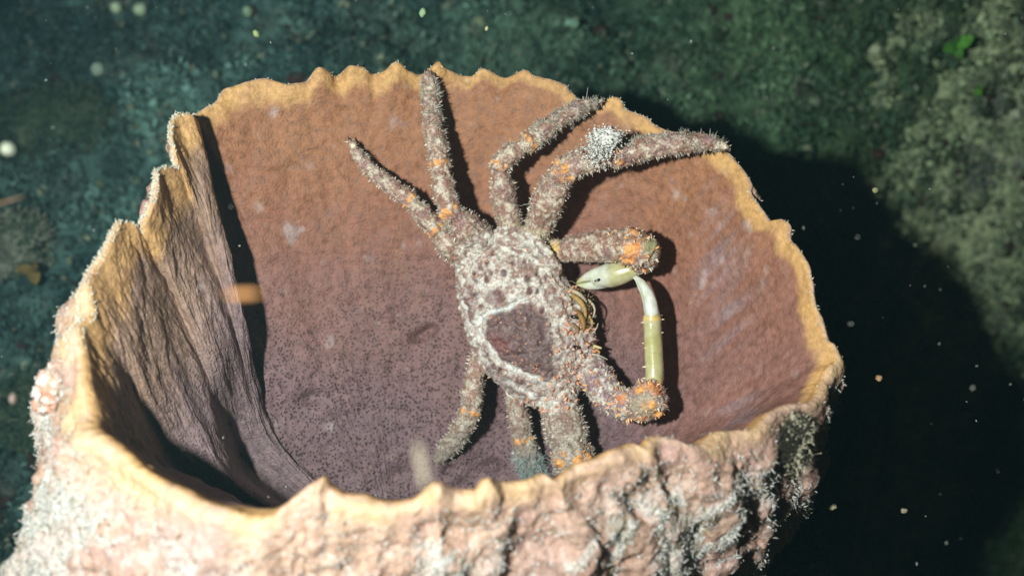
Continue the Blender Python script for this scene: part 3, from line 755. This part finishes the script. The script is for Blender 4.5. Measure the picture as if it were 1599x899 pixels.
# bristles
pale_m = (typ > 0) & (caf < .5)
knob = np.clip(blob(1018, 383, 14, 14) * 1.5, 0, 1)
wb_ = (1 - caf) * (~pale_m) * (1 - knob) * (1 + 1.0 * sst(250, 200, vy)) * (.35 + .65 * (armm == 0)) + caf * .45 * (1 - .85 * lm)
kb = np.ones(n)
for kp, kr in knobs: kb = np.minimum(kb, sst(1.2, 2.2, np.linalg.norm(cv - kp, axis=1) / kr))
wb_ = wb_ * kb * np.clip(1 - .8 * carpF, 0, 1) * (sst(-.12, .22, fbm(cv * 110 + 3, 3)) * .93 + .07) + 1e-12
ib = on_surface(wb_, 27000, 31)
up_leg = sst(300, 150, vy[ib]) + sst(640, 740, vy[ib])
Lb = (rng.gamma(2.0, .00048, len(ib)) + .0005) * (1 + .6 * up_leg) * (1 - .45 * caf[ib])
dirs = nrm(cn[ib] * 1.0 + rng.normal(size=(len(ib), 3)) * .55)
V, F, m_ = scatter_shapes(cv[ib], dirs, Lb, rng.uniform(.00018, .00042, len(ib)), ring=3, taper=.4, nseg=2, bend=.5, seed=32)
cb = mixc(mixc((.22, .14, .08), (.34, .29, .21), rng.random(len(ib))), (.74, .71, .56), np.clip(sst(-.35, .45, fbm(cv[ib] * 120 + 66, 3)) * .75 + rng.normal(size=len(ib)) * .22, 0, 1)); cb = mixc(cb, (.42, .48, .42), up_leg * .35)
b_ = link_mesh('bristles', V, F, M_bristle, parent=crab, col=np.repeat(cb, m_, 0), origin=origin)
b_['kind'] = 'stuff'; b_['label'] = 'short pale bristles coated in silt'
# sparse long bristles sticking out
il = on_surface(leg + 1e-12, 300, 41)
V, F, m_ = scatter_shapes(cv[il], nrm(cn[il] + rng.normal(size=(300, 3)) * .3), rng.uniform(.0028, .0055, 300), rng.uniform(.0002, .0004, 300), ring=3, taper=.5, nseg=3, bend=.3, seed=42)
b2 = link_mesh('long_bristles', V, F, M_bristle, parent=crab, col=np.tile([.66, .66, .56], (len(V), 1)), origin=origin)
b2['kind'] = 'stuff'
# eyes, mouthparts, antennae
def small_tube(name, L, cols, mat=M_spine, lab=None, parent=crab, org=None, nseg=8):
    V, F = tube([P(x, y, wall(cx, cy) - h) for x, y, h, r in L], [r * K for x, y, h, r in L], nseg=nseg)
    me = bpy.data.meshes.new(name); oo = origin if org is None else org
    me.from_pydata([tuple(np.array(v) - oo) for v in V], [], F); me.update()
    me.polygons.foreach_set('use_smooth', np.ones(len(me.polygons), bool)); me.materials.append(mat)
    a = me.attributes.new('Col', 'FLOAT_COLOR', 'POINT'); V = np.array(V)
    tt = np.clip(np.linspace(0, 1, len(V)), 0, 1); c = mixc(cols[0], cols[1], tt)
    a.data.foreach_set('color', np.concatenate([c, np.ones((len(V), 1))], 1).astype(np.float32).ravel())
    o = bpy.data.objects.new(name, me); scene.collection.objects.link(o); o.parent = parent
    if lab: o['label'] = lab
    return o
gold = ((.55, .33, .06), (.62, .45, .14))
MP = [([(893,452,.056,4),(902,455,.062,4.5),(912,462,.061,4),(920,471,.056,2)], ((.50,.38,.22),(.70,.64,.46))),
 ([(900,462,.060,5.5),(910,470,.063,6),(918,484,.062,5),(917,497,.058,2.5)], ((.40,.24,.06),(.60,.42,.16))),
 ([(918,466,.050,2.4),(928,474,.052,2.6),(932,486,.050,2.2),(929,497,.049,1.2)], ((.60,.50,.30),(.74,.68,.50))),
 ([(905,486,.060,5),(913,498,.064,6.5),(915,512,.062,4),(909,520,.058,2)], ((.28,.15,.04),(.46,.28,.08))),
 ([(921,490,.052,3),(928,501,.053,3),(927,513,.050,2),(920,519,.050,1)], ((.42,.25,.06),(.62,.44,.18))),
 ([(897,506,.064,4),(904,514,.064,4.5),(906,526,.060,3)], ((.20,.11,.04),(.40,.25,.10))),
 ([(905,530,.056,4),(914,533,.057,3.5),(922,540,.055,1.6)], ((.40,.25,.07),(.58,.42,.18)))]
for L_, c_ in MP: small_tube('mouthpart', [(x - 3 + rng.uniform(-2, 2), y, h * 1.05, r * .78) for x, y, h, r in L_], tuple(tuple(np.array(q) * .8) for q in c_), mat=M_shell)
mp_ = P(rng.normal(908, 6, 900), rng.normal(492, 20, 900), cw - rng.uniform(.048, .060, 900))
V, F, m_ = scatter_shapes(mp_, RX * .8 - FW * .2 + rng.normal(size=(900, 3)) * .5, rng.uniform(.001, .0036, 900), rng.uniform(.0002, .0006, 900), ring=3, taper=.4, nseg=3, bend=.6, seed=64)
mb_ = link_mesh('mouth_bristles', V, F, M_bristle, parent=crab, col=np.repeat(mixc((.22, .12, .03), (.66, .52, .26), rng.random(900)), m_, 0), origin=origin)
mb_['kind'] = 'stuff'; mb_['label'] = 'golden bristles around the mouth'
small_tube('feeler', [(915,538,.05,3),(928,540,.052,2.6),(938,543,.052,1.8)], ((.6, .5, .1), (.65, .6, .35)), lab='short yellow feeler')
small_tube('feeler', [(914,545,.052,2.4),(926,545,.053,2.2),(936,549,.053,1.4)], ((.6, .45, .1), (.6, .3, .06)))
small_tube('antenna', [(893,520,.056,1.6),(908,523,.058,1.3),(922,523,.058,1.1),(931,516,.056,.9),(934,505,.054,.7)], ((.6, .58, .45), (.6, .55, .4)), lab='thin curved pale antenna', nseg=6)
small_tube('antenna', [(916,552,.052,1.5),(928,553,.054,1.2),(938,555,.054,1.0),(948,561,.052,.7)], ((.55, .52, .4), (.6, .6, .5)), nseg=6)
small_tube('eye', [(893,494,.078,2.8),(896,495,.079,2.8)], ((.02, .015, .012), (.02, .015, .012)), mat=M_dark)
small_tube('eye', [(897,541,.074,2.8),(900,542,.075,2.8)], ((.02, .015, .012), (.02, .015, .012)), mat=M_dark)
# black piece standing in for the shade between the closed fingers of the small claw
def front_d(x, y): 
    k = np.hypot(vx - x, vy - y) < 3.5; return float(vd[k].min())
_h = cw - front_d(934, 437)
small_tube('finger_gap_shade', [(929,438.5,_h - .0008,1.3),(933,437.5,_h - .0006,2.3),(939,435.5,_h - .0008,2.6),(942,434.5,_h - .001,1.4)], ((.008, .008, .006), (.008, .008, .006)), mat=M_dark)
# white fluffy growth on the long right-hand leg
nt_ = 1500; c0 = pt(948, 216, .074)
pos = c0 + rng.normal(size=(nt_, 3)) * np.array([.0075, .0055, .005]) * rng.uniform(.4, 1, (nt_, 1))
pos2 = pt(935, 232, .075) + rng.normal(size=(nt_ // 2, 3)) * .007
pos = np.concatenate([pos, pos2])
V, F, m_ = scatter_shapes(pos, rng.normal(size=(len(pos), 3)), rng.uniform(.0005, .0018, len(pos)), rng.uniform(.0004, .0011, len(pos)), taper=.5, bend=.5, seed=52)
t_ = link_mesh('white_fluff', V, F, M_crust, parent=crab, col=np.tile([.66, .67, .60], (len(V), 1)) * rng.uniform(.8, 1.1, (len(V), 1)), origin=origin)
t_['label'] = 'white fluffy growth on one leg'
fv, ff_ = ico(4); fv = fv * (1 + .8 * fbm(fv * 2.2, 4))[:, None] * np.array([.012, .008, .007])
fo = link_mesh('fluff_core', fv + c0, ff_, M_crust, parent=crab, col=np.tile([.62, .63, .56], (len(fv), 1)), origin=origin)
for x, y, h, k in ((835, 735, .032, 420), (855, 742, .03, 260)):
    pass
ii = on_surface((np.isin(lid, [names.index('leg_h')]) * sst(700, 725, vy)) + 1e-12, 1500, 61)
V, F, m_ = scatter_shapes(cv[ii], nrm(cn[ii] + rng.normal(size=(len(ii), 3)) * .8), rng.uniform(.002, .008, len(ii)), rng.uniform(.0002, .0005, len(ii)), ring=3, taper=.5, bend=.7, nseg=3, seed=62)
t_ = link_mesh('leg_tuft', V, F, M_bristle, parent=crab, col=np.tile([.36, .44, .40], (len(V), 1)), origin=origin)
t_['label'] = 'grey green tuft at a lower leg'

# ------------------------------------------------------------------ REEF behind
def seab(X, Y):
    z = -1.45 + .40 * (Y - 0) ; z = z + .10 * sst(1.0, 2.4, Y)
    p = np.stack([X, Y, X * 0], -1)
    z = z + .15 * fbm(p * 2.2 + 5, 3) + .085 * fbm(p * 6 + 2, 3) + .022 * ridge(p * 12, 3) + .010 * fbm(p * 30, 3)
    z = z + .24 * np.exp(-(((X - 1.05) / .38) ** 2 + ((Y - 1.75) / .30) ** 2)) * (1 + .5 * fbm(p * 9 + 61, 3))     # higher ground to the right
    z = z - 4.0 * sst(.36, .90, X) * sst(1.50, 1.12, Y) - 2.5 * sst(.5, 1.2, X) * sst(1.3, .9, Y)                              # drop-off, added and sunk deep to keep the lower right dark
    z = z - .32 * np.exp(-((X - .66 - .1 * (Y - 2)) / .045) ** 2) * sst(1.75, 2.05, Y) - .22 * np.exp(-((X - .90) / .05) ** 2) * sst(1.95, 2.2, Y) - .22 * np.exp(-((X + .37) / .05) ** 2) * sst(1.6, 1.8, Y)
    return z + CAM[2]
def ground_hit(px, py):
    dr = P(px, py, 1.0) - CAM; d = .9
    while d < 6:
        p = CAM + dr * d
        if p[2] < seab(p[0], p[1]): break
        d += .01
    return p
PC = ground_hit(1520, 275); PV = ground_hit(1565, 285)
xs = np.concatenate([np.linspace(-30, -2.6, 30), np.linspace(-2.5, 3.2, 900), np.linspace(3.3, 30, 30)])
ys = np.concatenate([np.linspace(-20, -.4, 20), np.linspace(-.35, 4.0, 640), np.linspace(4.1, 60, 60)])
XX, YY = np.meshgrid(xs, ys); ZZ = seab(XX, YY)
bed = np.stack([XX, YY, ZZ], -1).reshape(-1, 3)
bn = nrm(np.cross(np.gradient(bed.reshape(len(ys), len(xs), 3), axis=1), np.gradient(bed.reshape(len(ys), len(xs), 3), axis=0))).reshape(-1, 3)
def bedcol(p):
    a = fbm(p * 4 + 1, 4); b = fbm(p * 15 + 9, 4); c = fbm(p * 45, 3)
    g = mixc(mixc((.022, .058, .056), (.026, .055, .030), sst(-.5, .5, p[..., 0])), mixc((.075, .15, .125), (.075, .135, .065), sst(-.5, .5, p[..., 0])), sst(-.3, .35, a + .6 * b))  # teal on the left carries the water's blue-green cast in the colour
    g = mixc(g, (.045, .10, .035), sst(.1, .9, p[..., 0]) * .5)
    g = g * (1.35 + 1.3 * fbm(p * 7 + 31, 2))[..., None]
    g = mixc(g, (.045, .026, .024), sst(.15, .45, b) * .6)
    g = mixc(g, (.22, .27, .19), sst(.30, .6, c + .6 * b) * .75)
    pale = np.exp(-(((p[..., 0] - PC[0]) / .26) ** 2 + ((p[..., 1] - PC[1]) / .22) ** 2))
    g = mixc(g, (.045, .075, .030), sst(.2, .6, pale) * .6)
    g = mixc(g, (.26, .22, .27), np.exp(-(((p[..., 0] - PV[0]) / .07) ** 2 + ((p[..., 1] - PV[1]) / .06) ** 2)) * .7)
    g = mixc(g, (.48, .60, .33), sst(.45, .80, pale + 1.1 * fbm(p * 17 + 3, 4, .65) + .3 * b - .22) * .9)
    return g
seabed = link_mesh('seabed', bed, grid_faces(len(ys), len(xs))[:, ::-1], M_bed, col=bedcol(bed))
seabed['kind'] = 'structure'
# algae turf: curly little blades all over the visible ground
def scatter_ground(N_, seed):
    r = np.random.default_rng(seed)
    px = r.uniform(-260, 1860, N_); py = r.uniform(-160, 1000, N_)
    # march to the ground
    dirs = P(px, py, np.ones(N_)) - CAM
    lo = np.full(N_, .9); hit = np.full(N_, np.nan)
    for d in np.arange(.9, 4.6, .03):
        p = CAM + dirs * d; under = p[:, 2] < seab(p[:, 0], p[:, 1])
        new = under & np.isnan(hit); hit[new] = d - .015
    ok = ~np.isnan(hit); p = CAM + dirs[ok] * hit[ok][:, None]
    p[:, 2] = seab(p[:, 0], p[:, 1]); return p
ap = scatter_ground(52000, 71)
clump = fbm(ap * 9 + 30, 3); ap = ap[clump > -.12 + rng.normal(size=len(ap)) * .12]
rep = 4
base = np.repeat(ap, rep, 0) + rng.normal(size=(len(ap) * rep, 3)) * .008
d_ = nrm(np.array([0, -.35, .8]) + rng.normal(size=base.shape) * .8)
sz = rng.uniform(.004, .013, len(base)) * (1 + .5 * np.repeat(sst(-.1, .5, fbm(ap * 5, 2)), rep))
t1 = nrm(np.cross(d_, rng.normal(size=base.shape))); wv = t1 * (sz * rng.uniform(.18, .42, len(base)))[:, None]
b2_ = nrm(np.cross(d_, t1)); tip = base + d_ * sz[:, None] + b2_ * (sz * rng.uniform(-.6, .6, len(base)))[:, None]
mid = (base + tip) / 2 + b2_ * (sz * .2)[:, None]
V = np.stack([base - wv * .3, base + wv * .3, mid + wv, mid - wv, tip + wv * .45, tip - wv * .45], 1).reshape(-1, 3)
fl = np.array([(0, 1, 2, 3), (3, 2, 4, 5)])
F = (fl[None] + (np.arange(len(base)) * 6)[:, None, None]).reshape(-1, 4)
ca = bedcol(ap) * (1 + .9 * fbm(ap * 22 + 5, 3))[:, None] * rng.uniform(.5, 2.2, (len(ap), 1)); ca = mixc(ca, (.06, .13, .075), np.full(len(ap), .2) + .45 * np.exp(-(((ap[:, 0] - PC[0]) / .3) ** 2 + ((ap[:, 1] - PC[1]) / .26) ** 2)))
br = rng.random(len(ap)) < .035; ca[br] = (.22, .27, .17)
alg = link_mesh('algae_turf', V, F, M_algae, col=np.repeat(np.repeat(ca, rep, 0), 6, 0))
tag(alg, 'dark green algae turf covering the reef', 'algae', kind='stuff')

# reef lumps one can tell apart
icv, icf = ico(5)
def rock(px, py, size, sq, label, seed, cols, tufts=260, cat='rock', name='reef_rock'):
    c = ground_hit(px, py); v = icv * np.array(sq) * size
    v = v * (1 + .35 * fbm(icv * 1.6 + seed, 3) + .16 * ridge(icv * 4 + seed, 3) - .08)[:, None] + nrm(icv) * (size * .05 * fbm(icv * 12 + seed, 3))[:, None]
    w = v + c
    k1 = fbm(w * 16 + seed, 4); k2 = fbm(w * 34 + seed, 4)
    cc = mixc(cols[0], cols[1], sst(-.2, .3, k1)); cc = mixc(cc, cols[2], sst(.05, .25, k2 + .3 * k1) * .9)
    o = link_mesh(name, w, icf, M_bed, col=cc, origin=c)
    tag(o, label, cat)
    tufts = int(tufts * 2.2); ids = rng.choice(len(w), tufts); nn = nrm(icv[ids])
    V, F, m_ = scatter_shapes(w[ids], nrm(nn + rng.normal(size=nn.shape) * .6), rng.uniform(.003, .009, tufts), rng.uniform(.001, .003, tufts), ring=4, taper=.5, bend=.8, nseg=3, seed=seed)
    g_ = link_mesh('algae_tufts', V, F, M_algae, parent=o, col=np.repeat(mixc(cols[1], cols[2], rng.random(tufts)), m_, 0), origin=c)
    g_['kind'] = 'stuff'
    return o
GRN = ((.028, .055, .04), (.05, .10, .06), (.12, .17, .10)); PAL = ((.06, .06, .04), (.20, .21, .14), (.62, .62, .50)); BRN = ((.05, .03, .028), (.07, .06, .045), (.16, .15, .11))
rock(20, 385, .055, (1, 1, .8), 'small pale crusted rock at the left edge, level with the upper rim', 9, (GRN[1], (.15, .19, .13), (.3, .34, .25)), 600)
rock(100, 200, .09, (1.3, 1, .7), 'dark green algae covered rock in the upper left', 11, GRN, 1300)
rock(60, 640, .06, (1.3, 1, .6), 'low dark rock by the lower left of the sponge', 13, GRN, 700)

# small encrusted nodules strewn over the reef
iv, if_ = ico(1)
npos = scatter_ground(12000, 73)
pw = np.exp(-(((npos[:, 0] - PC[0]) / .28) ** 2 + ((npos[:, 1] - PC[1]) / .24) ** 2))
npos = npos[(rng.random(len(npos)) < .55 + .45 * pw)]; pw = np.exp(-(((npos[:, 0] - PC[0]) / .28) ** 2 + ((npos[:, 1] - PC[1]) / .24) ** 2))
m1 = len(npos); sz_ = np.minimum(rng.gamma(2.0, .0032, m1) + .002, .016) * (1 - .25 * pw)
vv = iv[None] * (1 + .8 * noise(iv[None] * 2.6 + rng.uniform(0, 90, (m1, 1, 3))))[..., None] * rng.uniform(.6, 1.3, (m1, 1, 3)) * sz_[:, None, None] + npos[:, None]
base_c = mixc(bedcol(npos), (.045, .075, .035), pw * .75) * rng.uniform(.4, 1.5, (m1, 1))
lite = rng.random(m1) < (.035 + .30 * pw * sst(-.05, .25, fbm(npos * 17 + 3, 4, .65))); base_c[lite] = mixc((.16, .22, .12), (.50, .58, .38), rng.random(int(lite.sum())))
red = rng.random(m1) < .08; base_c[red] = (.06, .035, .03)
nc_ = base_c[:, None] * (1 + .5 * noise(vv * 90))[..., None]
FN = (if_[None] + (np.arange(m1) * len(iv))[:, None, None]).reshape(-1, 3)
nod = link_mesh('reef_rubble', vv.reshape(-1, 3), FN, M_bed, col=nc_.reshape(-1, 3))
tag(nod, 'small encrusted lumps and rubble all over the reef', 'rubble', kind='stuff')

# bright green leaf on the right
def leaf(name, px, py, sz, colr, label, cat, seed, h=.02):
    c = ground_hit(px, py) + np.array([0, -.03, .03 + h]); r = np.random.default_rng(seed)
    vs = []; fs = []
    for k in range(5):
        a = r.uniform(0, 6.28); d = nrm(np.array([math.cos(a), -.5, math.sin(a)]));
        s_ = sz * r.uniform(.6, 1); t = nrm(np.cross(d, FW)); nseg = 5; o_ = len(vs)
        for i in range(nseg + 1):
            f = i / nseg; wd = s_ * .35 * math.sin(math.pi * min(1, f * .85 + .12))
            cc = c + d * s_ * f - FW * s_ * .25 * f * f
            for q in (-1, 0, 1): vs.append(cc + t * wd * q - FW * (.15 * s_ * abs(q)))
        for i in range(nseg):
            for q in (0, 1): fs.append((o_ + i * 3 + q, o_ + i * 3 + q + 1, o_ + i * 3 + q + 4, o_ + i * 3 + q + 3))
    vs = np.array(vs); o = link_mesh(name, vs, np.array(fs), M_algae, col=np.tile(colr, (len(vs), 1)), origin=c)
    sm = o.modifiers.new('thick', 'SOLIDIFY'); sm.thickness = .0012
    return tag(o, label, cat)
leaf('green_seaweed', 1468, 105, .028, (.10, .32, .05), 'small bright green seaweed in the upper right background', 'seaweed', 1)
leaf('green_seaweed', 1504, 170, .015, (.12, .34, .04), 'tiny bright green seaweed sprig, lower and to the right of the larger one', 'seaweed', 2)
leaf('yellow_seaweed', 78, 440, .030, (.22, .17, .05), 'yellowish seaweed blade on the dark reef at far left', 'seaweed', 3)
leaf('pale_seaweed', 888, 65, .018, (.20, .38, .26), 'pale green scrap of seaweed beyond the far rim', 'seaweed', 4)

# little pink tip behind the left rim
def lump(name, c, r3, colr, mat, label, cat, seed, amp=.2, parent=None, group=None, rotv=None):
    v = icv0 * np.array(r3)
    v = v * (1 + amp * noise(icv0 * 1.8 + seed))[:, None]
    if rotv is not None: v = v @ rotv.T
    cc = np.tile(colr, (len(v), 1)) * (1 + .2 * noise(icv0 * 4 + seed))[:, None]
    o = link_mesh(name, v + c, icf0, mat, col=cc, origin=np.array(c), parent=parent)
    return tag(o, label, cat, group)
icv0, icf0 = ico(3)
R3 = np.stack([RX, UP, FW], 1)
o = lump('shell', P(229, 331, .93), (.006, .011, .005), (.40, .24, .20), M_rim, 'small pink shell peeking out behind the left edge of the sponge', 'shell', 2, rotv=R3)
# feathery tuft on the outer wall, lower right
tc = P(1243, 690, .85)
tuft = bpy.data.objects.new('feathery_tuft', None); scene.collection.objects.link(tuft); tuft.location = tc
tag(tuft, 'dark feathery tuft with pale tips hanging off the right end of the sponge', 'tuft')
for k in range(9):
    a = rng.uniform(-.5, 2.4); nst = 420
    d0 = nrm(RX * rng.uniform(.1, 1) + UP * rng.uniform(-.9, .9) - FW * rng.uniform(-.3, .5)); Lk = rng.uniform(.012, .028)
    f = rng.random(nst); pos = tc - RX * .008 + d0 * (f * Lk)[:, None] + rng.normal(size=(nst, 3)) * .0035
    V, F, m_ = scatter_shapes(pos, nrm(d0 + rng.normal(size=(nst, 3)) * .9), rng.uniform(.0015, .005, nst), rng.uniform(.0002, .0006, nst), ring=3, taper=.5, bend=.6, seed=90 + k)
    cc = mixc((.03, .03, .018), (.74, .70, .48), (f > .55) * (rng.random(nst) < .35))
    link_mesh('frond', V, F, M_bristle, parent=tuft, col=np.repeat(cc, m_, 0), origin=tc)
# side knob on the left outer wall
kc = P(88, 610, .84)
kv = icv * np.array([.023, .019, .018]); kv = kv * np.array([1, 1, 1]) * (1.15 - .55 * np.clip(icv[:, :1], 0, 1)) * (1 + .55 * fbm(icv * 2.3 + 4, 4) + .1 * ridge(icv * 5, 2))[:, None]
ax = nrm(-RX * 1.0 - UP * .05); ay = nrm(np.cross(FW, ax)); kR = np.stack([ax, ay, np.cross(ax, ay)], 1)
kw = kv @ kR.T * (1 - 0 * kv[:, :1]) + kc; kk = fbm(kw * 120, 4)
kcol = mixc((.56, .30, .20), (.70, .68, .60), sst(-.1, .3, kk))
ko = link_mesh('side_knob', kw, icf, M_outer, parent=root, col=kcol, origin=kc)
ko['label'] = 'pink and white crusted knob'

# pale flecks on the dark ground at the right
for i, (x, y, d, r_, cl_) in enumerate(((1252, 755, .98, .0055, (.60, .35, .12)), (1300, 790, 1.02, .004, (.45, .42, .25)), (1372, 590, 1.0, .0035, (.45, .28, .14)), (1281, 668, .95, .004, (.35, .36, .24)), (1412, 797, 1.05, .003, (.35, .3, .2)))):
    lab = ['orange fleck beside the lower right of the sponge', 'pale fleck below and right of the orange fleck', 'brownish fleck in the dark water right of the sponge', 'pale fleck right of the feathery tuft', 'faint fleck low in the dark water at the right'][i]
    lump('fleck', P(x, y, d), (r_, r_ * .8, r_ * .7), cl_, M_speck, lab, 'fleck', i, .35, rotv=R3, group='flecks in the dark at the right')
# out-of-focus matter drifting close to the lens
def rot_img(a):
    c, s_ = math.cos(a), math.sin(a); return R3 @ np.array([[c, -s_, 0], [s_, c, 0], [0, 0, 1]])
DR = [(380, 459, .42, (.0070, .0013, .001), .03, (.20, .095, .03), 'blurred orange flake drifting in front of the left fold'),
      (659, 728, .42, (.0014, .0100, .001), .2, (.20, .17, .12), 'blurred beige sliver drifting above the near rim'),
      (12, 233, .66, (.0042, .0042, .004), 0, (.22, .25, .18), 'pale round blob drifting at the left edge'),
      (182, 12, .70, (.0038, .0038, .004), 0, (.07, .10, .06), 'left of two dim round blobs at the top left'),
      (219, 15, .70, (.0042, .0042, .004), 0, (.07, .10, .06), 'right of two dim round blobs at the top left'),
      (153, 108, .75, (.0048, .0048, .004), 0, (.05, .075, .055), 'large faint round blob below the two dim ones'),
      (20, 622, .72, (.0022, .0036, .003), 0, (.20, .15, .12), 'pinkish blob drifting left of the sponge knob'),
      (387, 18, .75, (.0036, .0042, .004), 0, (.05, .085, .05), 'faint greenish blob near the top, left of centre'),
      (400, 53, .90, (.0025, .0032, .003), .5, (.22, .30, .12), 'small yellow green speck above the far rim, left part'),
      (660, 20, .95, (.0030, .0042, .003), -.3, (.22, .34, .18), 'small pale green speck at the top, right of centre'),
      (760, 45, .95, (.0016, .0022, .002), -.3, (.40, .40, .22), 'tiny yellowish speck at the top, right of the pale green one'),
      (1367, 297, .95, (.0026, .0026, .002), 0, (.25, .25, .12), 'small pale speck in the black shadow at the right'),
      (10, 315, .62, (.0105, .0006, .001), .30, (.13, .08, .045), 'thin brownish thread at the left edge')]
for i, (x, y, d, r3, a, cl_, lab) in enumerate(DR):
    lump('drifting_particle', P(x, y, d), r3, cl_, M_speck, lab, 'particle', 20 + i, .15, rotv=rot_img(a), group='matter drifting in the water')
# fine marine snow
NS = 420
px = rng.uniform(-200, 1800, NS); py = rng.uniform(-100, 1000, NS); dd = rng.uniform(.7, 1.5, NS)
okp = (dd < .95) | (px > 1300) | (py < 100)
pos = P(px, py, dd)[okp]
V, F, m_ = scatter_shapes(pos, rng.normal(size=pos.shape), rng.uniform(.0006, .0022, len(pos)), rng.uniform(.0003, .0007, len(pos)), taper=.8, bend=.3, seed=81)
sn = link_mesh('marine_snow', V, F, M_speck, col=np.tile([.35, .38, .32], (len(V), 1)))
tag(sn, 'fine pale specks suspended in the water', 'marine snow', kind='stuff')

# ------------------------------------------------------------------ the murky water
hb = bmesh.new(); bmesh.ops.create_cube(hb, size=1)
hm = bpy.data.meshes.new('haze'); 
for v_ in hb.verts: v_.co = Vector((v_.co.x * 62, v_.co.y * 84 + 20, v_.co.z))
zlo, zhi = float(bed[:, 2].min()) - 1.0, max(float(bed[:, 2].max()), CAM[2]) + .5
for v_ in hb.verts: v_.co.z = zlo if v_.co.z < 0 else zhi
hb.to_mesh(hm); hb.free()
haze = bpy.data.objects.new('haze', hm); scene.collection.objects.link(haze); haze['kind'] = 'stuff'
hmat = bpy.data.materials.new('haze'); hmat.use_nodes = True; hn = hmat.node_tree.nodes; hn.clear()
ho = hn.new('ShaderNodeOutputMaterial'); hv = hn.new('ShaderNodeVolumePrincipled')
hv.inputs['Color'].default_value = (.30, .62, .66, 1); hv.inputs['Density'].default_value = .020; hv.inputs['Anisotropy'].default_value = 0
hmat.node_tree.links.new(hv.outputs[0], ho.inputs['Volume']); hm.materials.append(hmat)
